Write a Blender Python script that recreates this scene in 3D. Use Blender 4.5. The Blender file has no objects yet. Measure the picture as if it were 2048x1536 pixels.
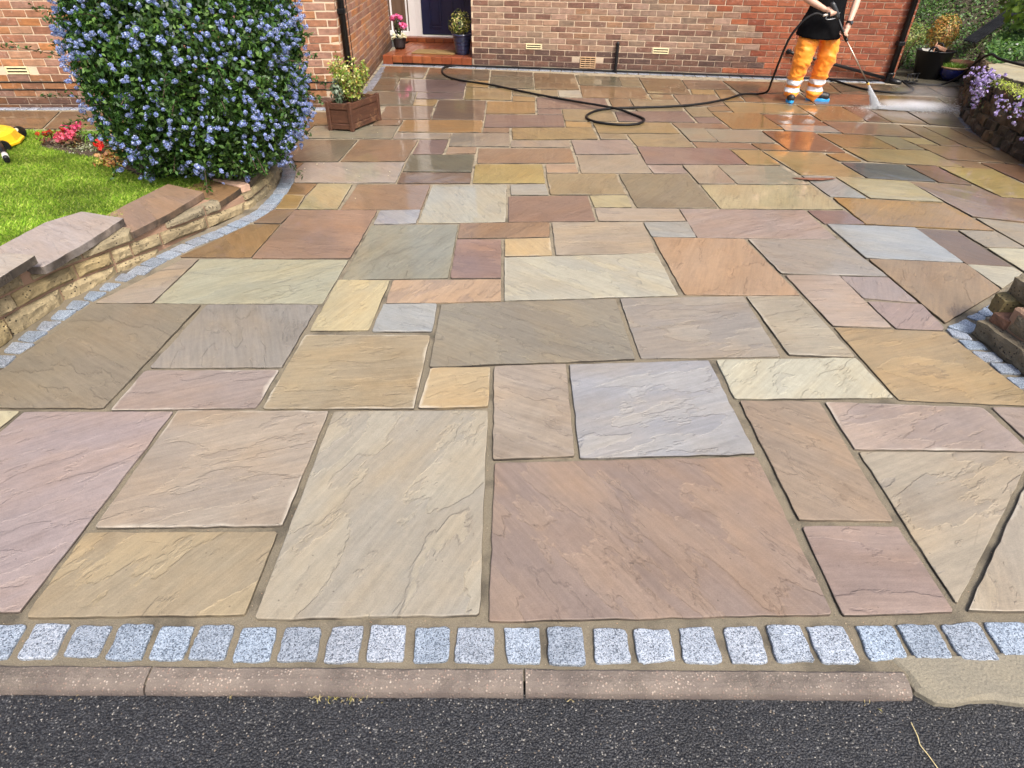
import bpy, math, random
import numpy as np
from mathutils import Vector, Matrix, noise as mnoise

sc = bpy.context.scene
COL = sc.collection
R = math.radians
rng = random.Random(7)
nr = np.random.default_rng(11)

# ---------------------------------------------------------------- camera
cam = bpy.data.cameras.new('camera')
cam.sensor_width = 36.0
cam.lens = 1225.0 / 2048.0 * 36.0
cam.clip_end = 300
camo = bpy.data.objects.new('camera', cam)
COL.objects.link(camo)
CR = Vector((0.999856, -0.014024, 0.0096)); CU = Vector((0.000493, 0.58861, 0.808417)); CF = Vector((0.016988, 0.808296, -0.588531))
M = Matrix((CR, CU, -CF)).transposed().to_4x4()
M.translation = (0, 0, 1.57)
camo.matrix_world = M
sc.camera = camo

# ---------------------------------------------------------------- light
SUN_EL, SUN_AZ = 52.0, 150.0          # azimuth clockwise from +Y (away from the road); the sun stands to the right and a little behind the viewer
world = bpy.data.worlds.new('World'); sc.world = world; world.use_nodes = True
wn = world.node_tree.nodes; wl = world.node_tree.links
sky = wn.new('ShaderNodeTexSky'); sky.sky_type = 'NISHITA'; sky.sun_disc = False
sky.sun_elevation = R(SUN_EL); sky.sun_rotation = R(SUN_AZ)
sky.air_density = 1.0; sky.dust_density = 6.0; sky.ozone_density = 1.0
bg = wn['Background']; bg.inputs['Strength'].default_value = 0.15
wl.new(sky.outputs[0], bg.inputs[0])
sd = bpy.data.lights.new('sun', 'SUN'); sd.energy = 2.1; sd.angle = R(13.0); sd.color = (1.0, 0.965, 0.90)
so = bpy.data.objects.new('sun', sd); COL.objects.link(so)
_d = Vector((math.sin(R(SUN_AZ)) * math.cos(R(SUN_EL)), math.cos(R(SUN_AZ)) * math.cos(R(SUN_EL)), math.sin(R(SUN_EL))))
so.rotation_euler = _d.to_track_quat('Z', 'Y').to_euler()
so.location = (6, -6, 12)
sc.view_settings.view_transform = 'Standard'; sc.view_settings.look = 'None'
sc.view_settings.exposure = 0.78; sc.view_settings.gamma = 1.0; sc.view_settings.use_curve_mapping = False
sc.cycles.use_denoising = True
sc.cycles.use_adaptive_sampling = True; sc.cycles.adaptive_threshold = 0.025; sc.cycles.adaptive_min_samples = 16
sc.cycles.max_bounces = 8; sc.cycles.transparent_max_bounces = 12; sc.cycles.volume_bounces = 4
sc.cycles.sample_clamp_indirect = 6.0
sc.cycles.volume_step_rate = 1.0

# ---------------------------------------------------------------- helpers
def tag(o, label=None, cat=None, group=None, kind=None):
    if label: o['label'] = label
    if cat: o['category'] = cat
    if group: o['group'] = group
    if kind: o['kind'] = kind
    return o

def empty(name, loc, label, cat, group=None, rz=0.0):
    o = bpy.data.objects.new(name, None); COL.objects.link(o)
    o.location = loc; o.rotation_euler = (0, 0, rz); o.empty_display_size = .05
    return tag(o, label, cat, group)

def link(name, me, mat=None, parent=None, loc=(0, 0, 0), rot=(0, 0, 0)):
    o = bpy.data.objects.new(name, me); COL.objects.link(o)
    o.location = loc; o.rotation_euler = rot
    if mat is not None and len(me.materials) == 0: me.materials.append(mat)
    if parent is not None: o.parent = parent
    return o

class MB:
    """collects shapes into one mesh"""
    def __init__(s): s.v = []; s.f = []; s.m = []; s.sm = []; s.mi = 0; s.smooth = False
    def add(s, v, f, smooth=None):
        b = len(s.v); s.v += [tuple(p) for p in v]
        for q in f:
            s.f.append(tuple(b + i for i in q)); s.m.append(s.mi); s.sm.append(s.smooth if smooth is None else smooth)
    def box(s, a, b, bev=0.0, T=None):
        (x0, y0, z0), (x1, y1, z1) = a, b
        if bev <= 0:
            v = [(x0,y0,z0),(x1,y0,z0),(x1,y1,z0),(x0,y1,z0),(x0,y0,z1),(x1,y0,z1),(x1,y1,z1),(x0,y1,z1)]
            f = [(3,2,1,0),(4,5,6,7),(0,1,5,4),(1,2,6,5),(2,3,7,6),(3,0,4,7)]
        else:
            e = min(bev, (x1-x0)*.45, (y1-y0)*.45, (z1-z0)*.45); v = []; f = []
            c = [(x0,y0,z0),(x1,y0,z0),(x1,y1,z0),(x0,y1,z0),(x0,y0,z1),(x1,y0,z1),(x1,y1,z1),(x0,y1,z1)]
            sg = [(1,1,1),(-1,1,1),(-1,-1,1),(1,-1,1),(1,1,-1),(-1,1,-1),(-1,-1,-1),(1,-1,-1)]
            for p, g_ in zip(c, sg):
                for ax in range(3):
                    q = [p[k] + (0 if k == ax else g_[k]*e) for k in range(3)]; v.append(q)
            def i(k, ax): return k*3+ax
            for ax, quad in ((2,(3,2,1,0)),(2,(4,5,6,7)),(1,(0,1,5,4)),(0,(1,2,6,5)),(1,(2,3,7,6)),(0,(3,0,4,7))):
                f.append(tuple(i(k, ax) for k in quad))
            ed = [((0,1),1,2),((1,2),0,2),((2,3),1,2),((3,0),0,2),((4,5),1,2),((5,6),0,2),((6,7),1,2),((7,4),0,2),((0,4),0,1),((1,5),0,1),((2,6),0,1),((3,7),0,1)]
            for (a_, b_), u, w in ed: f.append((i(a_,u), i(b_,u), i(b_,w), i(a_,w)))
            for k in range(8): f.append((i(k,0), i(k,1), i(k,2)))
        if T is not None: v = [tuple(T @ Vector(p)) for p in v]
        s.add(v, f, False)
    def tube(s, pts, r, n=10, cap=True, smooth=True, flat=1.0):
        pts = [Vector(p) for p in pts]; rs = r if isinstance(r, (list, tuple)) else [r]*len(pts)
        v = []; f = []; up = None
        for i, p in enumerate(pts):
            t = (pts[min(i+1, len(pts)-1)] - pts[max(i-1, 0)]).normalized()
            if up is None:
                up = Vector((0,0,1)) if abs(t.z) < .9 else Vector((0,1,0))
            a = t.cross(up)
            if a.length < 1e-6: a = t.cross(Vector((1,0,0)))
            a.normalize(); b = a.cross(t).normalized(); up = b
            for k in range(n):
                w = 2*math.pi*k/n
                v.append(p + (a*math.cos(w) + b*math.sin(w)*flat)*rs[i])
        for i in range(len(pts)-1):
            for k in range(n):
                f.append((i*n+k, i*n+(k+1)%n, (i+1)*n+(k+1)%n, (i+1)*n+k))
        s.add(v, f, smooth)
        if cap:
            b = len(v); base = len(s.v) - b
            s.f.append(tuple(base+k for k in reversed(range(n)))); s.m.append(s.mi); s.sm.append(False)
            s.f.append(tuple(base+b-n+k for k in range(n))); s.m.append(s.mi); s.sm.append(False)
    def lathe(s, prof, n=24, c=(0,0,0), smooth=True, wob=None):
        v = []; f = []
        for j, (r_, z) in enumerate(prof):
            for k in range(n):
                w = 2*math.pi*k/n; rr = r_ if wob is None else r_ + wob(w, z)
                v.append((c[0]+rr*math.cos(w), c[1]+rr*math.sin(w), c[2]+z))
        for j in range(len(prof)-1):
            for k in range(n): f.append((j*n+k, j*n+(k+1)%n, (j+1)*n+(k+1)%n, (j+1)*n+k))
        s.add(v, f, smooth)
    def disc(s, r_, z, n=24, c=(0,0,0), up=True):
        v = [(c[0]+r_*math.cos(2*math.pi*k/n), c[1]+r_*math.sin(2*math.pi*k/n), c[2]+z) for k in range(n)]
        s.add(v, [tuple(range(n)) if up else tuple(reversed(range(n)))], False)
    def ball(s, c, r, n=10, m=6, smooth=True, sc3=(1,1,1)):
        v = [(c[0], c[1], c[2]-r*sc3[2])]; f = []
        for j in range(1, m):
            t = math.pi*j/m
            for k in range(n):
                w = 2*math.pi*k/n
                v.append((c[0]+r*sc3[0]*math.sin(t)*math.cos(w), c[1]+r*sc3[1]*math.sin(t)*math.sin(w), c[2]-r*sc3[2]*math.cos(t)))
        v.append((c[0], c[1], c[2]+r*sc3[2])); last = len(v)-1
        for k in range(n): f.append((0, 1+(k+1)%n, 1+k))
        for j in range(m-2):
            for k in range(n):
                a = 1+j*n; f.append((a+k, a+(k+1)%n, a+n+(k+1)%n, a+n+k))
        a = 1+(m-2)*n
        for k in range(n): f.append((a+k, a+(k+1)%n, last))
        s.add(v, f, smooth)
    def prism(s, poly, z0, z1, bev=0.0):
        """polygon (ccw) extruded up, optional chamfer at the top"""
        n = len(poly)
        P0 = [Vector((p[0], p[1], z0)) for p in poly]
        c = Vector((sum(p[0] for p in poly)/n, sum(p[1] for p in poly)/n, 0))
        v = list(P0); f = [tuple(reversed(range(n)))]
        v += [(p[0], p[1], z1-bev) for p in poly]
        for k in range(n): f.append((k, (k+1)%n, n+(k+1)%n, n+k))
        b = n
        if bev > 0:
            for p in poly:
                d = Vector((c.x-p[0], c.y-p[1])); d.normalize(); v.append((p[0]+d.x*bev*1.3, p[1]+d.y*bev*1.3, z1))
            for k in range(n): f.append((n+k, n+(k+1)%n, 2*n+(k+1)%n, 2*n+k))
            b = 2*n
        f.append(tuple(b+k for k in range(n)))
        s.add(v, f, False)
    def mesh(s, name, mats):
        me = bpy.data.meshes.new(name); me.from_pydata([tuple(p) for p in s.v], [], s.f)
        for m in (mats if isinstance(mats, (list, tuple)) else [mats]): me.materials.append(m)
        me.polygons.foreach_set('material_index', s.m); me.polygons.foreach_set('use_smooth', s.sm)
        me.update(); return me
    def build(s, name, mats, parent=None, loc=(0,0,0), rot=(0,0,0)):
        return link(name, s.mesh(name, mats), None, parent, loc, rot)

def np_mesh(name, V, F, mat, colors=None, smooth=False):
    """V (n,3), F (m,k) numpy; colors (m,3) per face or None"""
    me = bpy.data.meshes.new(name); n, k = F.shape
    me.vertices.add(len(V)); me.vertices.foreach_set('co', np.ascontiguousarray(V, np.float32).ravel())
    me.loops.add(n*k); me.loops.foreach_set('vertex_index', np.ascontiguousarray(F, np.int32).ravel())
    me.polygons.add(n); me.polygons.foreach_set('loop_start', np.arange(0, n*k, k, dtype=np.int32))
    me.polygons.foreach_set('loop_total', np.full(n, k, np.int32))
    if smooth: me.polygons.foreach_set('use_smooth', np.ones(n, bool))
    if colors is not None:
        at = me.color_attributes.new('Col', 'FLOAT_COLOR', 'CORNER')
        c = np.ones((n*k, 4), np.float32); c[:, :3] = np.repeat(colors, k, 0); at.data.foreach_set('color', c.ravel())
    me.materials.append(mat); me.update(calc_edges=True); return me

def bezier(pts, per=8):
    """Catmull-Rom through 3-D points"""
    P = [Vector(p) for p in pts]; out = []
    for i in range(len(P)-1):
        a, b, c, d = P[max(i-1,0)], P[i], P[i+1], P[min(i+2, len(P)-1)]
        for k in range(per):
            t = k/per
            out.append(.5*((2*b) + (c-a)*t + (2*a-5*b+4*c-d)*t*t + (3*b-a-3*c+d)*t**3))
    out.append(P[-1]); return out

def lin(r, g, b):
    def c(v):
        v /= 255.0
        return v/12.92 if v <= .04045 else ((v+.055)/1.055)**2.4
    return (c(r), c(g), c(b))

# ---------------------------------------------------------------- material helpers
class NT:
    def __init__(s, name):
        s.m = bpy.data.materials.new(name); s.m.use_nodes = True
        s.t = s.m.node_tree; s.n = s.t.nodes; s.l = s.t.links
        s.b = s.n['Principled BSDF']; s.out = s.n['Material Output']
    def new(s, t, **kw):
        q = s.n.new(t)
        for k, v in kw.items(): setattr(q, k, v)
        return q
    def L(s, a, b): s.l.new(a, b)
    def coord(s, kind='Object'):
        return s.new('ShaderNodeTexCoord').outputs[kind]
    def pos(s): return s.new('ShaderNodeNewGeometry').outputs['Position']
    def mapv(s, vec, scale=(1,1,1), rot=(0,0,0), loc=(0,0,0)):
        q = s.new('ShaderNodeMapping'); q.inputs['Scale'].default_value = scale; q.inputs['Rotation'].default_value = rot; q.inputs['Location'].default_value = loc
        s.L(vec, q.inputs['Vector']); return q.outputs[0]
    def noise(s, vec, scale, detail=4, rough=.55, w=None, dist=0.0):
        q = s.new('ShaderNodeTexNoise'); q.inputs['Scale'].default_value = scale; q.inputs['Detail'].default_value = detail; q.inputs['Roughness'].default_value = rough
        q.inputs['Distortion'].default_value = dist
        if w is not None: q.noise_dimensions = '4D'; s.L(w, q.inputs['W'])
        if vec is not None: s.L(vec, q.inputs['Vector'])
        return q.outputs['Fac']
    def voro(s, vec, scale, feature='F1', out='Distance', rand=1.0):
        q = s.new('ShaderNodeTexVoronoi'); q.feature = feature; q.inputs['Scale'].default_value = scale; q.inputs['Randomness'].default_value = rand
        s.L(vec, q.inputs['Vector']); return q.outputs[out]
    def ramp(s, f, stops, interp='LINEAR'):
        q = s.new('ShaderNodeValToRGB'); e = q.color_ramp; e.interpolation = interp
        while len(e.elements) < len(stops): e.elements.new(.5)
        for el, (p, c) in zip(e.elements, stops):
            el.position = p; el.color = (c, c, c, 1) if isinstance(c, (int, float)) else (*c, 1)
        s.L(f, q.inputs[0]); return q.outputs[0]
    def math(s, op, a, b=None, clamp=False):
        q = s.new('ShaderNodeMath', operation=op); q.use_clamp = clamp
        for i, x in enumerate((a, b)):
            if x is None: continue
            if isinstance(x, (int, float)): q.inputs[i].default_value = x
            else: s.L(x, q.inputs[i])
        return q.outputs[0]
    def mix(s, f, a, b, bt='MIX'):
        q = s.new('ShaderNodeMix', data_type='RGBA', blend_type=bt); q.clamp_factor = True
        for sock, x in ((q.inputs[0], f), (q.inputs[6], a), (q.inputs[7], b)):
            if isinstance(x, (int, float)): sock.default_value = x
            elif isinstance(x, tuple): sock.default_value = (*x[:3], 1)
            else: s.L(x, sock)
        return q.outputs[2]
    def scale(s, col, f):
        """colour times scalar socket"""
        q = s.new('ShaderNodeVectorMath', operation='SCALE'); s.L(col, q.inputs[0])
        if isinstance(f, (int, float)): q.inputs[3].default_value = f
        else: s.L(f, q.inputs[3])
        return q.outputs[0]
    def bump(s, h, strength, dist, normal=None):
        q = s.new('ShaderNodeBump'); q.inputs['Strength'].default_value = strength; q.inputs['Distance'].default_value = dist
        s.L(h, q.inputs['Height'])
        if normal is not None: s.L(normal, q.inputs['Normal'])
        return q.outputs[0]
    def set(s, **kw):
        names = dict(color='Base Color', rough='Roughness', metal='Metallic', normal='Normal', spec='Specular IOR Level', coat='Coat Weight', coatr='Coat Roughness', coatn='Coat Normal', alpha='Alpha', trans='Transmission Weight', ior='IOR', emis='Emission Color', sheen='Sheen Weight', sss='Subsurface Weight')
        for k, v in kw.items():
            i = s.b.inputs[names[k]]
            if isinstance(v, (int, float)): i.default_value = v
            elif isinstance(v, tuple): i.default_value = (*v[:3], 1)
            else: s.L(v, i)
        return s

def simple(name, col, rough=.5, var=.12, scale=30, bump=0.0, bscale=80, metal=0.0, coat=0.0, spec=.5):
    t = NT(name); p = t.coord()
    n1 = t.noise(p, scale, 4); f = t.ramp(n1, [(.25, 1-var), (.75, 1+var)])
    t.set(color=t.mix(1.0, col, f, 'MULTIPLY'), rough=rough, metal=metal, coat=coat, spec=spec)
    if coat: t.set(coatr=.08)
    if bump: t.set(normal=t.bump(t.noise(p, bscale, 4), bump, .01))
    return t.m

def leafy(name, rough=.45, trans=.25, spec=.4):
    """leaf material: colour from the face attribute, light passes through a little"""
    t = NT(name); a = t.new('ShaderNodeAttribute', attribute_name='Col')
    t.set(color=a.outputs['Color'], rough=rough, spec=spec)
    tr = t.new('ShaderNodeBsdfTranslucent'); t.L(t.mix(1.0, a.outputs['Color'], (1.1, 1.25, .6), 'MULTIPLY'), tr.inputs[0])
    mx = t.new('ShaderNodeMixShader'); mx.inputs[0].default_value = trans
    t.L(t.b.outputs[0], mx.inputs[1]); t.L(tr.outputs[0], mx.inputs[2]); t.L(mx.outputs[0], t.out.inputs[0])
    return t.m
# measured plan of the paving: colour code, corner list (x, y) in metres
SLABS = [
('lp',[(-1.933,1.965),(-1.334,1.967),(-1.376,1.049),(-2.052,1.054)]),
('ye',[(-2.231,1.969),(-1.953,1.972),(-1.971,1.818),(-2.237,1.818)]),
('pb',[(-1.318,1.971),(-0.707,1.966),(-0.721,1.364),(-1.328,1.357)]),
('yb',[(-1.343,1.336),(-0.728,1.339),(-0.733,1.036),(-1.347,1.031)]),
('gb',[(-0.681,1.960),(-0.056,1.965),(-0.065,1.029),(-0.701,1.022)]),
('rd',[(-0.026,1.660),(0.961,1.689),(0.956,1.025),(-0.036,1.010)]),
('pk',[(0.996,1.350),(1.315,1.348),(1.312,1.029),(0.983,1.021)]),
('bp',[(1.004,2.034),(1.338,2.023),(1.311,1.371),(0.998,1.380)]),
('be',[(1.359,1.715),(2.024,1.704),(1.336,1.055)]),
('be',[(2.055,1.704),(2.660,1.688),(2.031,1.018),(1.355,1.033)]),
('pp',[(1.363,2.023),(2.013,1.987),(2.025,1.718),(1.351,1.729)]),
('pp',[(2.051,1.987),(2.712,1.969),(2.679,1.708),(2.060,1.718)]),
('yb',[(-0.953,2.562),(-0.349,2.558),(-0.360,1.982),(-0.980,1.983)]),
('pp',[(-1.584,2.256),(-0.992,2.263),(-1.010,1.990),(-1.592,1.974)]),
('gp',[(-1.541,2.861),(-0.963,2.863),(-0.987,2.283),(-1.575,2.279)]),
('bg',[(-2.131,2.864),(-1.575,2.861),(-1.627,1.988),(-2.246,1.995)]),
('or',[(-0.320,2.275),(-0.052,2.279),(-0.056,1.995),(-0.344,1.985)]),
('pb',[(-0.032,2.287),(0.292,2.307),(0.273,1.694),(-0.032,1.676)]),
('bl',[(0.309,2.303),(0.955,2.336),(0.959,1.705),(0.293,1.683)]),
('cr',[(0.993,2.344),(1.651,2.357),(1.671,2.053),(0.989,2.047)]),
('yt',[(1.674,2.638),(2.212,2.596),(2.213,2.572),(2.275,1.997),(1.687,2.039)]),
('gb2',[(-0.319,2.860),(0.612,2.930),(0.617,2.348),(-0.325,2.283)]),
('gp',[(0.640,2.941),(1.321,2.967),(1.304,2.374),(0.646,2.357)]),
('cb',[(1.335,2.967),(1.633,2.968),(1.652,2.365),(1.349,2.386)]),
('pc',[(1.650,3.226),(1.962,3.228),(1.967,2.639),(1.676,2.653)]),
('pp',[(1.968,3.215),(2.243,3.204),(2.246,2.902),(1.976,2.952)]),
('pk',[(1.978,2.912),(2.261,2.886),(2.236,2.640),(2.213,2.610),(1.985,2.629)]),
('bs',[(2.247,3.450),(2.808,3.389),(2.799,3.050),(2.264,2.679)]),
('cr',[(2.811,3.375),(3.067,3.342),(3.072,3.261),(2.816,3.062)]),
('lb',[(2.236,4.016),(2.813,3.959),(2.807,3.403),(2.238,3.464)]),
('db',[(2.818,3.950),(3.068,3.909),(3.071,3.356),(2.817,3.389)]),
('yb',[(3.087,3.918),(3.332,3.894),(3.340,3.623),(3.097,3.636)]),
('ye',[(3.096,3.621),(3.518,3.601),(3.097,3.268)]),
('gp',[(1.603,3.752),(2.196,3.749),(2.241,3.210),(1.636,3.252)]),
('og',[(0.985,3.779),(1.579,3.760),(1.637,2.980),(1.003,2.989)]),
('pg',[(0.018,3.455),(0.956,3.528),(0.967,2.977),(0.016,2.911)]),
('be2',[(0.345,4.033),(0.968,4.039),(0.958,3.536),(0.334,3.501)]),
('or',[(0.022,3.738),(0.314,3.765),(0.309,3.494),(0.021,3.477)]),
('rb',[(-0.282,4.008),(0.328,4.033),(0.312,3.781),(-0.284,3.751)]),
('pu',[(-0.286,3.735),(-0.003,3.737),(-0.003,3.185),(-0.291,3.177)]),
('sp',[(-0.613,3.150),(-0.003,3.166),(-0.003,2.911),(-0.612,2.881)]),
('bl2',[(-0.623,2.870),(-0.342,2.876),(-0.342,2.591),(-0.636,2.591)]),
('cy',[(-0.920,3.155),(-0.630,3.150),(-0.656,2.609),(-0.941,2.599)]),
('gg',[(-0.870,3.966),(-0.294,3.990),(-0.305,3.183),(-0.898,3.155)]),
('gn',[(-1.801,3.421),(-0.918,3.420),(-0.946,2.880),(-1.826,2.876)]),
('pb',[(-1.895,3.428),(-1.810,3.428),(-1.836,2.876),(-2.129,2.875)]),
('rp',[(-1.458,4.239),(-0.879,4.246),(-0.913,3.442),(-1.498,3.438)]),
('ob',[(-1.687,3.975),(-1.488,3.978),(-1.508,3.452),(-1.937,3.456)]),
('rb',[(-1.612,4.247),(-1.457,4.249),(-1.486,3.995),(-1.672,4.002)]),
('or2',[(-1.619,4.560),(-1.465,4.551),(-1.450,4.259),(-1.600,4.257)]),
('ob',[(-1.632,4.825),(-1.443,4.816),(-1.464,4.562),(-1.612,4.560)]),
('yg',[(-1.436,4.816),(-1.165,4.808),(-1.165,4.263),(-1.446,4.259)]),
('rb',[(-1.122,4.809),(-0.557,4.818),(-0.574,4.270),(-1.143,4.263)]),
('bl',[(-0.856,4.237),(-0.576,4.260),(-0.579,4.005),(-0.863,3.984)]),
('pg',[(-0.537,4.806),(0.039,4.815),(0.027,4.038),(-0.567,4.014)]),
('rp',[(0.053,4.550),(0.650,4.569),(0.647,4.063),(0.048,4.039)]),
('lb2',[(0.071,4.815),(0.347,4.832),(0.356,4.587),(0.072,4.583)]),
('yt2',[(0.371,5.098),(0.948,5.112),(0.951,4.600),(0.370,4.592)]),
('yg',[(0.665,4.574),(0.952,4.585),(0.946,4.334),(0.673,4.325)]),
('pb',[(0.673,4.310),(1.272,4.307),(1.276,4.070),(0.668,4.064)]),
('gy',[(0.971,5.101),(1.543,5.110),(1.570,4.331),(0.982,4.329)]),
('lb2',[(0.975,4.039),(1.281,4.052),(1.272,3.786),(0.983,3.787)]),
('pp',[(1.285,4.302),(2.188,4.283),(2.191,3.761),(1.279,3.777)]),
('pu2',[(2.208,4.278),(2.479,4.282),(2.509,4.028),(2.224,4.030)]),
('yg',[(1.583,4.839),(2.463,4.846),(2.483,4.307),(1.587,4.316)]),
('be2',[(1.560,5.354),(1.856,5.359),(1.870,4.874),(1.575,4.869)]),
('be3',[(1.869,5.359),(2.402,5.355),(2.463,4.864),(1.886,4.874)]),
('pu2',[(1.269,5.925),(2.114,5.870),(2.128,5.393),(1.253,5.377)]),
('pp',[(1.253,5.355),(1.544,5.361),(1.556,5.145),(1.268,5.134)]),
('yo',[(2.127,5.852),(2.398,5.837),(2.419,5.377),(2.143,5.386)]),
('rb',[(1.834,6.112),(2.377,6.071),(2.397,5.874),(1.833,5.904)]),
('ob',[(2.389,6.063),(2.627,6.042),(2.662,5.830),(2.412,5.849)]),
('yo',[(2.410,5.816),(2.942,5.762),(2.999,5.037),(2.494,5.114)]),
('rb2',[(2.660,6.539),(3.175,6.502),(3.174,5.783),(2.671,5.830)]),
('be3',[(2.095,6.615),(2.648,6.549),(2.632,6.095),(2.095,6.127)]),
('be3',[(1.819,6.629),(2.087,6.621),(2.085,6.127),(1.824,6.130)]),
('rb',[(1.804,6.860),(2.347,6.854),(2.365,6.633),(1.823,6.643)]),
('pu2',[(2.104,7.115),(2.348,7.122),(2.351,6.869),(2.095,6.890)]),
('pu',[(1.277,7.352),(2.070,7.394),(2.065,6.898),(1.253,6.917)]),
('yt2',[(2.111,7.587),(2.378,7.606),(2.349,7.146),(2.104,7.139)]),
('rb',[(2.153,8.322),(2.680,8.311),(2.639,7.728),(2.112,7.652)]),
('ob',[(2.394,7.633),(2.634,7.693),(2.629,7.444),(2.372,7.428)]),
('yo2',[(2.366,7.386),(2.905,7.329),(2.914,6.626),(2.383,6.623)]),
('yo',[(2.664,7.913),(3.485,7.782),(3.465,7.309),(2.627,7.345)]),
('rb2',[(2.916,7.293),(3.451,7.261),(3.449,6.776),(2.926,6.815)]),
('lb2',[(2.928,6.790),(3.447,6.749),(3.457,6.490),(2.910,6.561)]),
('yo2',[(3.504,7.783),(3.998,7.724),(3.978,7.100),(3.933,6.986),(3.470,7.013)]),
('rb',[(3.463,6.972),(4.224,6.851),(4.182,6.324),(3.464,6.470)]),
('yo2',[(3.195,6.463),(3.705,6.398),(3.717,5.919),(3.217,5.960)]),
('yt2',[(3.716,6.379),(3.952,6.337),(3.973,5.883),(3.732,5.911)]),
('yo',[(3.962,6.328),(4.187,6.305),(4.199,6.060),(3.991,6.087)]),
('yo',[(3.211,5.925),(3.983,5.850),(3.995,5.341),(3.247,5.503)]),
('yo2',[(2.962,5.722),(3.169,5.751),(3.193,5.507),(2.995,5.509)]),
('dg',[(2.993,5.476),(3.508,5.404),(3.536,4.950),(3.017,5.031)]),
('rb2',[(3.532,5.400),(3.773,5.373),(3.784,4.873),(3.553,4.944)]),
('yo3',[(3.791,5.359),(4.220,5.281),(4.199,4.518),(3.832,4.585)]),
('ob',[(3.991,5.563),(4.221,5.510),(4.233,5.275),(4.009,5.341)]),
('rb2',[(4.246,5.485),(4.910,5.358),(4.378,4.402),(4.257,4.930)]),
('ob',[(3.983,6.055),(4.429,5.969),(4.456,5.477),(4.007,5.589)]),
('ob2',[(4.449,5.952),(4.736,5.857),(4.696,5.397),(4.467,5.467)]),
('ob',[(4.234,6.840),(4.438,6.781),(4.423,6.003),(4.219,6.042)]),
('ob2',[(4.455,6.782),(4.704,6.734),(4.647,5.931),(4.447,5.995)]),
('ob2',[(4.715,6.725),(4.837,6.697),(4.715,5.890),(4.655,5.914)]),
('ob2',[(3.995,9.358),(4.501,9.225),(4.346,8.495),(3.892,8.557)]),
('gy2',[(4.507,9.189),(5.237,9.094),(5.110,8.454),(4.361,8.470)]),
('gy2',[(5.256,9.077),(5.731,8.992),(5.618,8.371),(5.123,8.430)]),
('ob2',[(5.753,8.982),(6.241,8.875),(5.982,8.204),(5.635,8.357)]),
('rb2',[(3.840,8.507),(4.661,8.410),(4.531,7.749),(3.750,7.812)]),
('yo2',[(4.682,8.399),(5.462,8.290),(5.303,7.655),(4.558,7.745)]),
('yo2',[(5.479,8.276),(5.995,8.176),(5.599,7.561),(5.322,7.648)]),
('rb2',[(4.012,7.701),(4.264,7.693),(4.199,6.960),(3.961,6.975)]),
('ob2',[(4.284,7.686),(4.675,7.648),(4.571,6.893),(4.218,6.954)]),
('ob2',[(4.692,7.636),(5.217,7.562),(4.898,6.762),(4.587,6.882)]),
('gy2',[(-1.726,10.222),(-1.091,10.144),(-1.079,9.309),(-1.696,9.349)]),
('gy2',[(-1.694,9.293),(-1.383,9.270),(-1.352,8.423),(-1.659,8.458)]),
('gy2',[(-1.058,10.102),(-0.170,9.953),(-0.176,9.186),(-1.041,9.266)]),
('pu',[(-1.363,9.223),(-0.468,9.170),(-0.475,8.363),(-1.343,8.401)]),
('or2',[(-0.453,9.127),(-0.176,9.139),(-0.175,8.708),(-0.461,8.720)]),
('yo',[(-0.452,8.671),(0.127,8.596),(0.118,7.924),(-0.444,7.966)]),
('pu2',[(-1.045,8.317),(-0.467,8.323),(-0.468,7.971),(-1.025,7.966)]),
('gy',[(-1.677,8.379),(-1.060,8.332),(-1.026,7.621),(-1.640,7.614)]),
('or2',[(-1.032,7.926),(-0.764,7.927),(-0.771,7.598),(-1.020,7.616)]),
('rb',[(-1.320,7.546),(-0.779,7.564),(-0.757,6.953),(-1.301,6.938)]),
('rb',[(-1.312,6.904),(-1.043,6.905),(-1.050,6.686),(-1.326,6.679)]),
('db',[(-0.751,7.914),(-0.181,7.891),(-0.191,6.936),(-0.746,6.949)]),
('yo2',[(-0.166,7.851),(0.395,7.834),(0.374,7.245),(-0.169,7.222)]),
('og2',[(-1.026,6.901),(-0.196,6.903),(-0.199,6.425),(-1.030,6.419)]),
('rb',[(-0.183,6.586),(0.080,6.589),(0.070,6.410),(-0.191,6.404)]),
('pu',[(-0.169,7.165),(0.671,7.173),(0.653,6.659),(-0.179,6.617)]),
('pu',[(0.413,7.467),(0.671,7.460),(0.672,7.204),(0.400,7.205)]),
('pu',[(0.430,8.083),(1.259,8.068),(1.238,7.516),(0.409,7.500)]),
('or2',[(0.139,8.166),(0.408,8.125),(0.399,7.870),(0.135,7.897)]),
('yt2',[(0.142,8.565),(0.715,8.548),(0.700,8.177),(0.140,8.198)]),
('wh',[(0.723,8.533),(0.994,8.511),(0.994,8.129),(0.713,8.157)]),
('gy2',[(-0.148,9.933),(0.447,9.808),(0.445,9.442),(-0.143,9.532)]),
('gg2',[(-0.148,9.485),(0.437,9.404),(0.423,8.617),(-0.151,8.703)]),
('ob2',[(0.467,9.777),(1.035,9.670),(1.001,8.588),(0.438,8.605)]),
('gg2',[(1.055,9.632),(1.640,9.533),(1.586,8.851),(1.036,8.918)]),
('yt2',[(1.651,9.514),(1.918,9.468),(1.854,8.795),(1.597,8.845)]),
('ob',[(1.038,8.874),(1.850,8.741),(1.814,8.045),(0.996,8.129)]),
('ob2',[(1.930,9.450),(2.488,9.346),(2.382,8.358),(1.850,8.387)]),
('ob',[(1.860,8.339),(2.124,8.336),(2.111,8.032),(1.834,8.051)]),
('rb',[(2.506,9.325),(3.047,9.292),(2.987,8.700),(2.438,8.708)]),
('or2',[(2.459,8.663),(2.747,8.642),(2.697,8.339),(2.406,8.352)]),
('yo2',[(2.764,8.642),(2.977,8.667),(2.938,7.956),(2.671,7.958)]),
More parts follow.
